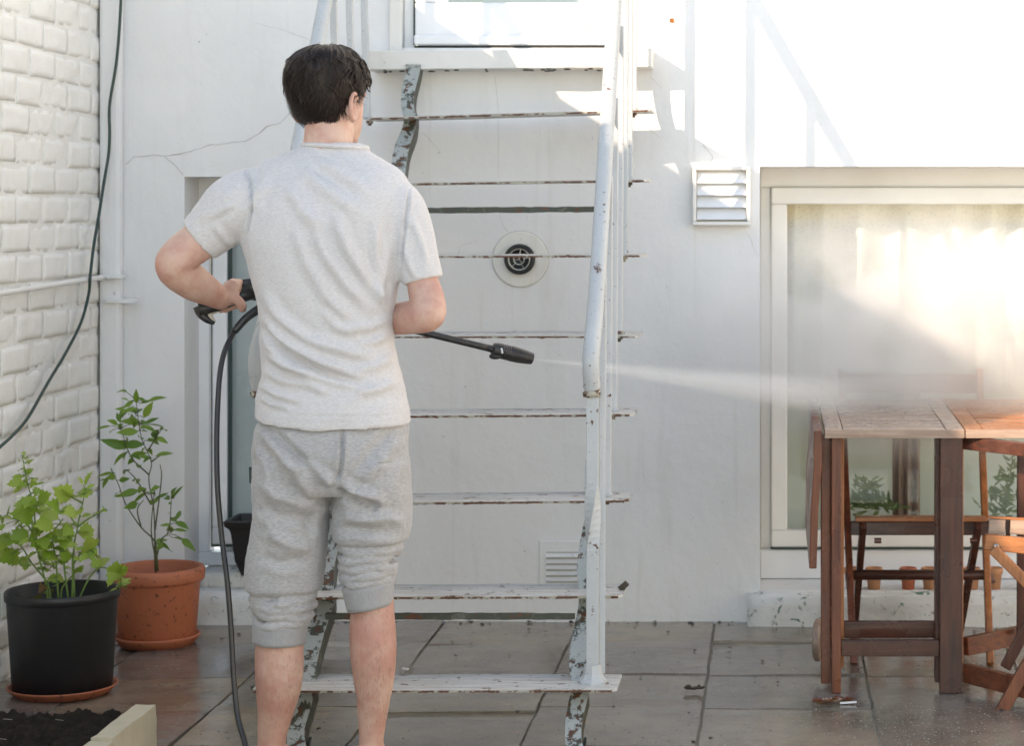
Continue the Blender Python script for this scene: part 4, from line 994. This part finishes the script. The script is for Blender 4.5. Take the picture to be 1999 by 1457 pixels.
# --- shirt
sh = MB()
rows_ = [(832,499,801,.131,.003),(826,499,800,.132,.003),(800,500,798,.130,.003),(770,504,792,.122,.003),(740,511,784,.115,.0),(700,512,774,.109,-.002),(660,510,769,.105,-.004),(620,508,769,.105,-.006),(570,500,776,.108,-.006),
         (520,487,784,.112,-.006),(470,473,791,.114,-.006),(420,470,797,.113,-.004),(380,474,799,.106,.0),(350,482,794,.094,.006),(330,494,778,.083,.010),(314,512,752,.073,.014),(302,540,730,.066,.018),(292,568,716,.060,.020),(284,590,711,.057,.020),(279,598,706,.055,.021)]
rs = [secring(a, b, y, d, dy, tilt=0.0) for y, a, b, d, dy in interp_rows(rows_)]
# hem sags in the middle of the back
for k in range(10):
    for v in rs[k]: v.z += .020*max(0, -(v.x-PP(650,0).x)/.18)**2*(1-k/10) + .006*max(0, (v.x-PP(650,0).x)/.18)**2*(1-k/10)
bot = [v.copy() for v in rs[0]]; cen = sum(bot, Vector())/len(bot)
inner = [[cen + (v-cen)*.945 for v in bot], [cen + (v-cen)*.92 + Vector((0,0,.03)) for v in bot]]
sh.rings(inner[::-1] + rs)
def sleeve(pts, cuffdir=None, wall=.0065):
    P = [PP(x, y, dy) for x, y, dy, r in pts]; r_ = [q[3] for q in pts]
    Q = spline(P, 6); rd = rspline(r_, 6)
    d = (Q[-1]-Q[-2]).normalized()
    Q += [Q[-1] - d*.002, Q[-3] + d*.0]; rd += [rd[-1]-wall, rd[-3]-wall*1.4]
    sh.tube(Q, rd, 28)
sleeve([(560,392,.0,.070),(508,392,-.002,.080),(462,407,-.008,.080),(428,434,-.012,.068),(404,456,-.015,.060),(389,468,-.016,.0575)])
sleeve([(735,395,.0,.060),(768,402,.0,.066),(792,440,-.006,.060),(808,490,-.012,.054),(820,527,-.016,.0495),(826,549,-.018,.0470)])
sfold = folds([([(470,322),(488,350),(493,400),(484,450),(474,470)],2.6,-4.2),([(800,358),(793,420),(786,480),(781,530)],2.6,-4),
    ([(612,310),(660,335),(720,375)],9,4),([(590,330),(640,372),(700,415)],12,4),([(560,360),(590,410),(640,450)],12,3.5),
    ([(525,330),(505,372),(500,420)],9,3),([(470,420),(500,380),(545,352)],8,3),
    ([(600,420),(635,500),(680,560),(735,610)],12,5),([(650,410),(680,490),(725,560),(765,600)],11,5.5),([(575,430),(600,510),(640,580),(700,640)],13,4),
    ([(730,420),(738,500),(740,580)],9,3.5),([(760,470),(752,540),(735,600)],8,3),
    ([(510,560),(540,620),(600,665),(690,690),(765,700)],11,5),([(505,610),(545,660),(620,705),(700,725)],9,5.5),([(510,640),(560,690),(640,730),(720,752)],6,-6),
    ([(512,660),(560,715),(640,752)],10,5),([(514,690),(550,712),(610,732)],7,4),([(513,720),(550,742),(600,752),(650,772)],7,4),([(508,752),(540,772),(590,786)],6,4),([(506,775),(530,790),(570,797)],5,3.5),
    ([(768,650),(730,668),(690,672)],8,3.5),([(775,690),(735,715),(690,722)],9,4),([(785,740),(740,760),(690,768)],9,3.5),([(772,620),(720,640),(660,640)],9,3),
    ([(620,600),(660,640),(690,655)],8,3),([(503,798),(560,810),(650,814),(740,814),(796,806)],2.5,-1.0),
    ([(420,440),(440,470),(460,480)],6,3),([(400,430),(430,410),(460,395)],7,3),([(380,435),(420,400),(455,372)],6,2.5),([(800,420),(822,470),(835,520)],7,3),([(790,480),(800,520),(812,545)],6,2.5)])
def shirt_disp(co, no):
    d = sfold(co, no)
    a = nzf(co @ np.array([[.8,0,.5],[0,1,0],[-.55,0,.83]]), (26, 10, 7), .0040) + nzf(co, (14, 10, 45), .0016, 9) + nzf(co, (50, 50, 60), .0009, 4)
    low = np.clip((1.25-co[:, 2])/.35, .35, 1)
    return d + no*(a*low)[:, None]
me = fuse(sh, .0052, 3, shirt_disp, 't_shirt'); shirt_o = place(me, 't_shirt', 'shirt')
# collar rib
ring = []
for k in range(48):
    t = 2*math.pi*k/48; a, b = PP(588, 282), PP(714, 288); c = (a+b)/2
    ring.append(c + Vector((math.cos(t)*(b.x-a.x)/2, 0, (b.z-a.z)/2*math.cos(t))) + Vector((0, .018 + .0615*math.sin(t), -.022*max(0, math.sin(t)))))
cb_ = MB().tube(ring + [ring[0]], .0056, 8, False, flat=1.0)
place_ = cb_.build('collar', 'shirt', man, smooth=True)

# --- shorts
so2 = MB()
def legrows(rows_, dy0=0):
    out = []
    for y, a, b, d, dy in interp_rows(rows_): out.append(secring(a, b, y, d, dy+dy0, 32, 2.15))
    return out
hips = [(790,520,776,.092,.0),(812,512,788,.102,0),(828,503,795,.114,0),(845,498,797,.122,-.002),(865,496,798,.125,-.004),(890,494,799,.126,-.006),(925,493,800,.122,-.004),(950,496,799,.112,0),(962,510,790,.095,0)]
so2.rings(legrows(hips))
def rolled(rows_, roll, seed):
    rg_ = []
    R0 = legrows(rows_); rg_ += R0
    so2.rings(rg_)
    for (y, xl, xr, d, th_, tl, dyy) in roll:
        P = []; a, b = PP(xl, y), PP(xr, y); c = (a+b)/2; hw = (b.x-a.x)/2 - th_
        for k in range(30):
            t = 2*math.pi*k/30
            P.append(Vector((c.x + math.cos(t)*hw, YP+dyy + math.sin(t)*(d-th_), c.z + tl*math.cos(t)*hw + .010*noise.noise(Vector((math.cos(t)*1.3+seed, math.sin(t)*1.3, y*.05)))) ))
        so2.tube(P + P[:2], [th_*(1.06 + .5*noise.noise(Vector((math.cos(q*.21)*2, math.sin(q*.21)*2, y+seed)))) for q in range(32)], 10, False)
rolled([(900,496,655,.112,0),(950,493,651,.110,0),(1000,495,643,.098,0),(1050,489,640,.094,0),(1100,482,634,.092,0),(1135,479,628,.090,0),(1150,481,624,.086,0),(1160,500,608,.068,0),(1185,505,602,.064,0),(1212,509,594,.058,0),(1218,512,590,.056,0)],
       [(1166,488,619,.086,.0088,.05,-.002),(1181,491,618,.085,.0092,-.06,-.003),(1196,493,613,.082,.0088,-.13,-.004),(1210,496,607,.078,.0080,-.07,-.006)], 1)
rolled([(900,652,800,.112,0),(950,656,801,.108,0),(985,650,802,.100,0),(1020,648,801,.096,0),(1045,650,798,.092,0),(1055,653,794,.088,0),(1064,672,772,.068,0),(1100,678,762,.062,0),(1138,684,758,.056,0),(1146,686,756,.054,0)],
       [(1070,657,788,.086,.0090,.02,-.002),(1086,659,783,.084,.0094,.07,-.003),(1102,660,780,.081,.0090,-.01,-.004),(1117,662,778,.078,.0088,.09,-.005),(1132,666,774,.075,.0085,.06,-.006)], 5)
pfold = folds([([(668,828),(668,880),(664,920),(655,948)],4,-5),([(510,840),(550,890),(590,940),(625,990)],11,6),([(520,830),(560,872),(600,915),(640,945)],8,-5),
    ([(560,905),(600,915),(640,940),(650,950)],10,6),([(500,930),(540,970),(600,985),(640,1000)],12,5),([(500,985),(540,1010),(590,1015),(636,1040)],10,-4),([(520,1040),(560,1060),(610,1075)],12,5),([(505,1085),(545,1100),(600,1095)],10,-4),
    ([(655,955),(690,975),(730,990),(735,1000)],8,-7),([(665,945),(700,962),(740,970)],9,6),([(660,1000),(700,1015),(760,1012),(795,1025)],10,5),([(655,1035),(710,1035),(770,1045)],8,-4),([(790,850),(740,905),(700,940)],12,3),([(780,830),(725,880),(690,930)],9,-2),
    ([(640,970),(620,1020),(625,1060)],9,4),([(495,870),(520,910),(530,950)],9,4)])
def sdisp(co, no):
    a = nzf(co, (13, 10, 11), .0042, 3) + nzf(co, (28, 20, 34), .0022, 6) + nzf(co, (60, 60, 70), .0008, 2)
    return pfold(co, no) + no*a[:, None]
me = fuse(so2, .0038, 1, sdisp, 'sweatpants'); pants = place(me, 'sweatpants', 'shorts')
def cuff(y0, y1, xl0, xr0, xl1, xr1, dep, slope):
    rr2 = []; n = 150
    for i in range(7):
        t = i/6; y = y0+(y1-y0)*t; a, b = PP(xl0+(xl1-xl0)*t, y), PP(xr0+(xr1-xr0)*t, y); c = (a+b)/2; hw = (b.x-a.x)/2
        rr2.append([Vector((c.x + math.cos(2*math.pi*k/n)*(hw + (.0007 if k % 2 else -.0007)), YP -.011 + math.sin(2*math.pi*k/n)*(dep-.003*t + (.0007 if k % 2 else -.0007)), c.z + slope*math.cos(2*math.pi*k/n)*hw + .0015*noise.noise(Vector((k*.1, y, 0))))) for k in range(n)])
    rr2.insert(0, [v + (sum(rr2[0], Vector())/n - v)*.12 + Vector((0,0,.006)) for v in rr2[0]])
    rr2.append([v + (sum(rr2[-1], Vector())/n - v)*.07 + Vector((0,0,.001)) for v in rr2[-1]]); rr2.append([v + Vector((0,0,.02)) for v in rr2[-1]])
    m = MB(); m.rings(rr2, close=False); m.build('ribbed_cuff', 'rib', man, smooth=True)
cuff(1212, 1253, 497, 602, 497, 597, .071, -.05); cuff(1139, 1184, 670, 771, 681, 768, .068, .16)
MB().beam(PP(491, 912, -.01), PP(492, 944, -.01), .003, .012, 4, .0005, up=(1, 0, 0)).build('side_label', 'gasket', man)
def surfline(pts, dpt, name, m='seam', r=.0009):
    pass

# --- body (one continuous skin surface)
bo = MB()
trk = [(930,520,780,.09,0),(850,520,780,.095,0),(740,528,766,.083,0),(640,526,752,.078,0),(540,508,760,.083,0),(430,495,772,.088,0),(370,510,765,.08,.004),(330,545,730,.06,.012),(305,575,705,.052,.018)]
bo.rings(legrows(trk))
def limb(pts, n=18, k=6):
    P = spline([PP(x, y, dy) for x, y, dy, r in pts], k); bo.tube(P, rspline([q[3] for q in pts], k), n)
limb([(640,330,.015,.068),(640,300,.018,.060),(641,272,.020,.0575),(643,245,.022,.056),(645,215,.026,.055)])
# left arm: shoulder, elbow out to the side, forearm forward to the trigger
limb([(530,375,.0,.055),(480,400,-.004,.052),(430,437,-.012,.050),(392,468,-.020,.0475),(360,492,-.034,.0455),(342,508,-.045,.0430),(340,520,-.040,.0425),(352,534,-.018,.0440),(378,552,.020,.0420),(404,568,.060,.0350),(425,580,.090,.0285),(438,584,.108,.0270)])
bo.ell(PP(322, 512, -.060), .022, .020, .024)
# right arm
limb([(745,380,.0,.046),(785,420,-.004,.042),(808,490,-.012,.037),(825,550,-.020,.0375),(834,585,-.034,.0405),(837,609,-.046,.0405),(828,617,-.040,.0400),(800,620,.0,.0395),(765,624,.060,.0370),(730,628,.125,.0310),(700,632,.175,.0265),(688,633,.195,.0250)])
bo.ell(PP(852, 617, -.058), .020, .018, .024)
# legs
limb([(575,930,0,.072),(570,1010,0,.064),(562,1080,-.0,.058),(553,1150,-.002,.044),(548,1200,-.008,.048),(546,1250,-.012,.0545),(545,1300,-.014,.0555),(544,1340,-.012,.0525),(538,1390,-.004,.042),(531,1440,.004,.0330),(529,1475,.006,.031),(529,1500,.004,.030)], 24)
limb([(725,930,0,.072),(724,1000,0,.062),(722,1070,-.0,.052),(724,1130,-.004,.043),(727,1180,-.010,.0490),(727,1230,-.014,.0535),(729,1280,-.014,.0530),(730,1330,-.010,.0460),(728,1390,-.002,.0350),(725,1440,.004,.0290),(724,1475,.006,.029),(724,1500,.004,.029)], 24)
bo.ell(PP(545,1290,-.028), .036, .030, .070); bo.ell(PP(727,1245,-.028), .036, .030, .062)
ankr = lambda x: (bo.ell(PP(x-20, 1464, .006), .009, .012, .012), bo.ell(PP(x+20, 1459, .006), .009, .012, .012))
ankr(529); ankr(724)
for x, ang in ((529, R(6)), (716, R(8))):
    zf = .0; c0 = PP(x, 1500, 0); d = Vector((math.sin(-ang), math.cos(ang), 0)); sd = Vector((d.y, -d.x, 0))
    P = [Vector((c0.x, YP, .040)) + d*t for t in (-.045, -.02, .03, .08, .12, .16)]; 
    for (p, r_, fz, zc) in zip(P, (.026, .034, .036, .038, .042, .036), (1, 1, .9, .75, .55, .42), (.034, .038, .036, .030, .022, .017)):
        bo.ell(Vector((p.x, p.y, zc)), r_, .045, r_*fz)
    for k in range(5):
        ln = (.205, .203, .196, .187, .176)[k]; off = (-.028, -.010, .005, .018, .030)[k] * (1 if ang < 0 else -1) * -1
        q = Vector((c0.x, YP, .013)) + d*(ln-.03) + sd*off
        bo.tube([q - d*.03, q, q + d*.018 - Vector((0,0,.003))], [.012, .0105 if k else .013, .008 if k else .011], 8)
# head: local x right, y to the face, z up from chin
HY = R(-33); HC = PP(640, 0, .030); HZ0 = 1.472
Rh = Matrix.Rotation(HY, 3, 'Z')
def hp(x, y, z):
    v = Rh @ Vector((x, y, 0)); t = (z-.1)*.02; return Vector((HC.x + v.x + t, HC.y + v.y, HZ0 + z))
prof = [(.002,.022,.030,.074),(.012,.036,.008,.084),(.028,.048,-.020,.089),(.045,.058,-.050,.090),(.062,.064,-.068,.090),(.080,.068,-.079,.088),(.100,.071,-.088,.086),(.120,.074,-.094,.090),(.145,.0755,-.097,.089),(.170,.073,-.093,.080),(.190,.066,-.082,.066),(.205,.052,-.064,.048),(.215,.034,-.040,.026),(.2195,.012,-.018,.006)]
def skull(z):
    for a, b in zip(prof, prof[1:]):
        if z <= b[0]: t = (z-a[0])/(b[0]-a[0]); t = max(0, min(1, t)); return [a[i]+(b[i]-a[i])*t for i in (1,2,3)]
    return list(prof[-1][1:])
def skr(th_, z, ex=0):
    hw, yb, yf = skull(z); c = (yb+yf)/2; hd = (yf-yb)/2; cs, sn = math.cos(th_), math.sin(th_)
    pw = 2.25; x = math.copysign(abs(cs)**(2/pw), cs)*(hw+ex); y = math.copysign(abs(sn)**(2/pw), sn)*(hd+ex)
    return x, y + c
bo.rings([[hp(*skr(2*math.pi*k/32, z), z) for k in range(32)] for z, *_ in prof])
bo.ell(hp(0, .093, .078), .011, .016, .016); bo.ell(hp(0, .088, .098), .007, .012, .022)      # nose
bo.ell(hp(0, .083, .118), .045, .012, .010, Rh.to_4x4() if False else Rh)                      # brow
bo.ell(hp(0, .088, .045), .022, .009, .006, Rh); bo.ell(hp(0, .086, .036), .019, .009, .006, Rh)
bo.ell(hp(0, .078, .014), .020, .016, .014, Rh)
for sx_ in (-1, 1):                                                                          # ears
    pts = []
    for k in range(15):
        t = R(-150 + k*300/14); pts.append(hp(sx_*(.074 + .012 + .006*math.cos(t)), -.004 - .017*math.cos(t)*1.0 + .002, .083 + .029*math.sin(t) + (.004 if math.sin(t) > 0 else 0)))
    bo.tube(pts, [.0045 + .0015*math.sin(k*.2) for k in range(15)], 8)
    bo.ell(hp(sx_*.078, -.004, .082), .006, .015, .026, Rh @ Matrix.Rotation(sx_*-.35, 3, 'Z'))
    bo.ell(hp(sx_*.076, .004, .056), .006, .008, .009, Rh)
# left hand around the trigger handle (axis from lower left to upper right)
GL = .125
bo.ell(PP(447, 578, GL-.008), .024, .018, .024, Matrix.Rotation(R(20), 3, 'Y'))
bo.tube([PP(436, 584, GL-.016), PP(452, 566, GL-.012), PP(462, 553, GL-.004)], [.024, .023, .017], 14)
def finger(pts, r): bo.tube(spline([PP(*p) for p in pts], 4), rspline(r, 4), 10)
finger([(448,578,GL-.024),(464,586,GL-.028),(473,597,GL-.022),(474,606,GL-.012)], (.014,.0115,.0105,.009))            # thumb
finger([(462,556,GL-.006),(468,553,GL+.012),(470,570,GL+.030),(466,590,GL+.026),(462,600,GL+.012)], (.011,.0105,.0095,.0085,.0075))
finger([(453,553,GL-.004),(457,552,GL+.016),(460,572,GL+.034),(455,592,GL+.028),(450,604,GL+.010)], (.011,.0105,.0095,.0085,.0075))
finger([(443,558,GL-.004),(446,558,GL+.016),(449,578,GL+.034),(444,597,GL+.027),(440,607,GL+.010)], (.0105,.010,.009,.0082,.0072))
finger([(433,566,GL-.002),(436,566,GL+.014),(438,585,GL+.030),(433,600,GL+.024),(430,608,GL+.010)], (.0095,.009,.0082,.0075,.0066))
# right hand under the lance (hidden behind the body)
LA, LB_ = PP(488, 567, .150), W(1040, 701, -1.45)
def lance(t): return LA.lerp(LB_, t)
hc = lance(.34)
bo.tube([PP(700,632,.175), hc + Vector((.012, -.012, .020)), hc + Vector((-.012, -.006, .026))], [.026, .026, .022], 12)
for k in range(4):
    x = -.022 + k*.017; q = hc + Vector((x-.008, 0, 0))
    bo.tube(spline([q + Vector((0, -.008, .028)), q + Vector((0, .018, .022)), q + Vector((0, .026, .0)), q + Vector((0, .014, -.017)), q + Vector((0, -.004, -.018))], 4), rspline((.011, .010, .009, .008, .007), 4), 8)
bo.tube(spline([hc + Vector((.015, -.026, .014)), hc + Vector((0, -.028, -.002)), hc + Vector((-.014, -.020, -.015))], 4), rspline((.013, .011, .008), 4), 8)
def bdisp(co, no):
    return no*(nzf(co, (30, 30, 24), .0012) )[:, None]
me = fuse(bo, .0034, 3, bdisp, 'body', .45); body = place(me, 'body', 'skin')
for sx_ in (-1, 1): MB().ell(hp(sx_*.030, .070, .102), .011, .012, .012).build('eye', 'eye', man, smooth=True)
# --- hair
def zmin(th_):
    # th 0 = right ear side, pi/2 face, -pi/2 back
    a = math.sin(th_)
    if a < -.55: return .038 + .008*abs(math.cos(th_))
    if a < -.12: return .048 + (a+.55)/.43*.035
    if a < .1: return .112
    if a < .45: return .095 + (a-.1)*.1
    return .150 + .01*math.sin(th_*9)
hr = MB(); NT, NZ = 220, 40; rings_ = []
for j in range(NZ+1):
    u = j/NZ; ring = []
    for k in range(NT):
        th_ = 2*math.pi*k/NT; zm = zmin(th_) + .006; z = zm + (.2190-zm)*u**.9; thick = .0088*min(1, u*4+.06) + .004*min(1, max(0, (z-.15)/.05)) + .0045*noise.noise(Vector((math.cos(th_)*6, math.sin(th_)*6, u*3))) + .0022*noise.noise(Vector((math.cos(th_+.25*math.sin(u*4))*26, math.sin(th_+.25*math.sin(u*4))*26, u*4))) + .0012*noise.noise(Vector((math.cos(th_)*60, math.sin(th_)*60, u*6)))
        x, y = skr(th_, z, thick); ring.append(hp(x, y, z + thick*.9*u**3))
    rings_.append(ring)
hr.rings(rings_)
# strands
rh = random.Random(21)
def scalp(th_, z, ex): x, y = skr(th_, z, ex); return hp(x, y, z + ex*.9*max(0, (z-.1)/.12)**3)
stn = MB(); sv, sfc = [], []
for q in range(12000):
    th_ = rh.uniform(0, 2*math.pi); zm = zmin(th_); z = zm + (.2185-zm)*rh.random()**.8
    fly = rh.random() < .04; L = rh.uniform(.022, .046); pts = []; cl_ = int(th_*9 + z*55); jag = rh.uniform(-.010, .008); sw_ = .5*math.sin(th_*2+1) + .55*math.sin(cl_*12.9898) + rh.uniform(-.15, .15); base_ex = rh.uniform(.0070, .0125) + .0030*math.sin(cl_*7.13)
    for k in range(5):
        t = k/4; zz = z - L*t*(.95 if z < .19 else .55); tt = th_ + sw_*t*.32
        if zz < zm - .007 + jag: zz = zm - .007 + jag
        pts.append(scalp(tt, max(.01, zz), base_ex*(1 if z-zm > .02 else .5 + .25) + (.010*t*t if fly else .0004*t)))
    wv = .00055
    for k, p in enumerate(pts):
        d = (pts[min(k+1, 4)]-pts[max(k-1, 0)]); o = p - Vector((HC.x, HC.y, HZ0+.12)); sdv = d.cross(o)
        sdv = sdv.normalized()*wv*(1-k/4.6) if sdv.length > 1e-9 else Vector((wv, 0, 0))
        sv += [p - sdv, p + sdv]
    b0 = q*10; sfc += [(b0+2*k, b0+2*k+1, b0+2*k+3, b0+2*k+2) for k in range(4)]
hair = hr.build('hair', 'hair', man, smooth=True)
stn.v, stn.f = sv, sfc; stn.build('strands', 'hair', hair, smooth=True, normals=False)['kind'] = 'stuff'
tf = MB()
for q in range(300):
    th_ = rh.uniform(0, 2*math.pi); z = rh.uniform(.13, .216); P = []; sw_ = rh.uniform(-.5, .5); L = rh.uniform(.025, .045); lift = rh.uniform(.000, .006)
    if q < 60: th_ = rh.uniform(.2, 1.3); z = rh.uniform(.165, .200)
    for k in range(6):
        t = k/5; P.append(scalp(th_ + sw_*t, max(zmin(th_)-.004, z - L*t*(1 if z < .19 else .5)), .0105 + lift*math.sin(t*2.6)))
    tf.tube(P, [.0012, .0020, .0018, .0014, .0008, .0002], 5, True, flat=.5)
tf.build('tuft', 'hair', hair, smooth=True)['kind'] = 'stuff'
# leg hair
lh = MB(); vs_, fs_ = [], []; rl = random.Random(4); mm = body.data; cand = [p for p in mm.polygons if .12 < p.center.z < .46]
off = Vector(man['_w'])
for q in range(1500):
    p = rl.choice(cand); c_ = p.center + off; n_ = p.normal; dn = (Vector((rl.uniform(-.3, .3), 0, -1)) - n_*Vector((0,0,-1)).dot(n_)).normalized()
    L = rl.uniform(.006, .014); a = c_ + n_*.0002; b_ = a + n_*L*.22 + dn*L*.5; d_ = b_ + dn*L*.5 + n_*L*.05; s__ = dn.cross(n_).normalized()*.00016
    k = len(vs_); vs_ += [a-s__, a+s__, b_+s__, b_-s__, d_]; fs_ += [(k,k+1,k+2,k+3),(k+3,k+2,k+4)]
lh.v, lh.f = vs_, fs_; lh.build('leg_hair', 'leghair', man, normals=False)['kind'] = 'stuff'

# ---------------------------------------------------------------- pressure washer lance and hose
gn = thing('spray_lance', 'black pressure washer gun and lance held by the man', 'spray lance', PP(488, 567, .15))
handle = spline([PP(500, 566, .150), PP(478, 573, GL+.008), PP(455, 580, GL+.006), PP(430, 590, GL+.004), PP(405, 597, GL-.002), PP(388, 600, GL-.006)], 5)
MB().tube(handle, [.022 + .004*math.sin(i*.5)*0 for i in range(len(handle))], 16, flat=.8).build('handle', 'gun', gn, smooth=True)
MB().tube(spline([PP(386, 598, GL-.006), PP(392, 612, GL-.004), PP(405, 624, GL-.002), PP(419, 631, GL)], 5), rspline((.012, .011, .009, .005), 5), 12).build('trigger_guard', 'gun', gn, smooth=True)
MB().tube(spline([PP(424, 606, GL), PP(411, 612, GL), PP(413, 622, GL), PP(420, 628, GL)], 5), rspline((.006, .007, .006, .003), 5), 10).build('trigger', 'beige', gn, smooth=True)
gb = MB(); rings_ = []
for x, y, hh_, ww in ((466, 566, .020, .018), (468, 565, .026, .022), (486, 563, .0265, .024), (492, 565, .0265, .025), (512, 572, .022, .022), (540, 580, .017, .018)):
    c_ = PP(x, y, .148); rings_.append([c_ + Vector((.006*math.sin(a), math.cos(a)*ww, math.sin(a)*hh_)) for a in [R(22.5+45*k) for k in range(8)]])
gb.rings(rings_).build('gun_body', 'gun', gn, bevel=.002)
MB().tube([lance(t) for t in (.08, .3, .6, .80, .845)], [.0088]*5, 18).build('lance_tube', 'gun', gn, smooth=True)
dl = (LB_-LA).normalized()
nzl = MB(); prf = [(.835,.0088),(.850,.0095),(.853,.0165),(.868,.0185),(.885,.0195),(.889,.0180),(.892,.0195),(.896,.0182),(.900,.0197),(.904,.0184),(.908,.0197),(.912,.0186),(.918,.0198),(.950,.0190),(.985,.0160),(.9975,.0145),(1.0,.0105),(.999,.002)]
nzl.tube([lance(t) for t, r_ in prf[:-1]] + [lance(1.0) - dl*.0012], [r_ for t, r_ in prf], 28).build('nozzle', 'gun', gn, smooth=False)
cl_ = lance(.862); MB().ell(cl_ + Vector((0, -.004, -.016)), .016, .010, .008, n=12, m=8).build('latch', 'gun', gn, smooth=True)
MB().beam(lance(.889) + Vector((-.001, -.0200, .010)), lance(.889) + Vector((.002, -.0205, -.003)), .004, .0012).build('white_mark', 'pvc', gn)
hs = thing('pressure_hose', 'black hose curving down from the spray gun past the left leg', 'hose', PP(470, 640, .08))
ph = [PP(530, 585, .13), PP(507, 602, .110), PP(480, 622, .095), PP(457, 648, .085)]
MB().tube(spline(ph, 6), rspline((.0110, .0110, .0098, .0088), 6), 14).build('strain_relief', 'rubber', hs, smooth=True)
ph2 = [PP(457, 648, .085), PP(440, 682, .06), PP(430, 725, .04), PP(425, 790, .02), PP(423, 870, .0), PP(425, 960, -.02), PP(433, 1050, -.03), PP(444, 1140, -.05), PP(451, 1230, -.06), PP(456, 1320, -.07), PP(464, 1400, -.09), PP(480, 1460, -.12)]
ph2 += [Vector((-1.17, -2.06, .04)), Vector((-1.12, -2.2, .009)), Vector((-1.0, -2.5, .009)), Vector((-1.1, -3.2, .009)), Vector((-.9, -4.2, .009))]
MB().tube(spline(ph2, 8), .0063, 12).build('hose_line', 'rubber', hs, smooth=True)

# ---------------------------------------------------------------- water spray and mist
def vol(name, dens, build):
    m = bpy.data.materials.new(name); m.use_nodes = True; nt = m.node_tree; nt.nodes.clear()
    out = nt.nodes.new('ShaderNodeOutputMaterial'); pv = nt.nodes.new('ShaderNodeVolumePrincipled')
    pv.inputs['Color'].default_value = (.99, .985, .97, 1); pv.inputs['Anisotropy'].default_value = .0; nt.links.new(pv.outputs[0], out.inputs['Volume'])
    d = build(nt); mm_ = nt.nodes.new('ShaderNodeMath'); mm_.operation = 'MULTIPLY'; mm_.inputs[1].default_value = dens
    nt.links.new(d, mm_.inputs[0]); nt.links.new(mm_.outputs[0], pv.inputs['Density']); return m
def mrange(nt, v, a, b, c=0, d=1, smooth=True):
    r = nt.nodes.new('ShaderNodeMapRange'); r.interpolation_type = 'SMOOTHSTEP' if smooth else 'LINEAR'
    for i, q in enumerate((a, b, c, d)): r.inputs[1+i].default_value = q
    nt.links.new(v, r.inputs[0]); return r.outputs[0]
def mul(nt, a, b):
    m_ = nt.nodes.new('ShaderNodeMath'); m_.operation = 'MULTIPLY'; nt.links.new(a, m_.inputs[0]); nt.links.new(b, m_.inputs[1]); return m_.outputs[0]
def cloudd(nt):
    tc = nt.nodes.new('ShaderNodeTexCoord'); ln = nt.nodes.new('ShaderNodeVectorMath'); ln.operation = 'LENGTH'
    nt.links.new(tc.outputs['Object'], ln.inputs[0]); fall = mrange(nt, ln.outputs['Value'], 1.0, .30)
    n = nz(nt, coords(nt, (1, 1, 1)), 2.3, 5, .6, .8); return mul(nt, fall, mrange(nt, n, .32, .66, .05, 1.6))
def cloud(name, c, r, dens, label):
    me = MB().ell((0, 0, 0), 1, 1, 1, n=32, m=20); o = me.build(name, vol(name, dens, cloudd)); o.location = c; o.scale = r
    o['kind'] = 'stuff'; o['label'] = label; o['category'] = 'mist'; return o
cloud('spray_mist', W(1800, 650, -.48), (.84, .44, .46), 4.6, 'pale cloud of drifting spray mist in front of the wide window')
# jet: fan shaped cone from the nozzle
J0 = lance(1.0); J1 = W(1720, 785, -1.12); jd = J1 - J0; Lj = jd.length
def jetd(nt):
    tc = nt.nodes.new('ShaderNodeTexCoord'); sp = nt.nodes.new('ShaderNodeSeparateXYZ'); nt.links.new(tc.outputs['Object'], sp.inputs[0])
    # local x = 0..1 along the jet; y,z scaled by x
    def m1(op, a, b):
        m_ = nt.nodes.new('ShaderNodeMath'); m_.operation = op
        for i, v in enumerate((a, b)):
            if isinstance(v, (int, float)): m_.inputs[i].default_value = v
            else: nt.links.new(v, m_.inputs[i])
        return m_.outputs[0]
    den = m1('ADD', sp.outputs[0], .03); yy = m1('DIVIDE', sp.outputs[1], den); zz = m1('DIVIDE', sp.outputs[2], den)
    r2 = m1('SQRT', m1('ADD', m1('POWER', yy, 2), m1('POWER', zz, 2)), 0)
    edge = mrange(nt, r2, 1.0, .25); inv = m1('DIVIDE', 1.0, m1('ADD', sp.outputs[0], .10))
    fade = mrange(nt, sp.outputs[0], 1.0, .7)
    st_n = nz(nt, coords(nt, (2.5, 9, 9)), 1.4, 4, .6); return mul(nt, mul(nt, mul(nt, edge, inv), fade), mrange(nt, st_n, .35, .65, .35, 1.5))
jm = MB(); rings_ = []
for k in range(13):
    t = k/12; rings_.append([Vector((t, math.cos(a)*(t+.03), math.sin(a)*(t+.03))) for a in [2*math.pi*q/24 for q in range(24)]])
jm.rings(rings_); jo = jm.build('water_jet', vol('water_jet', 6.5, jetd))
xq = jd.normalized(); zq = Vector((0, 0, 1)) - xq*xq.z; zq.normalize(); yq = zq.cross(xq)
jo.matrix_world = Matrix.Translation(J0) @ Matrix((xq*Lj, yq*.10, zq*.075)).transposed().to_4x4()
jo['kind'] = 'stuff'; jo['label'] = 'fan of fine water spraying from the nozzle towards the table'; jo['category'] = 'water spray'

for o in S.objects:
    if '_w' in o: del o['_w']
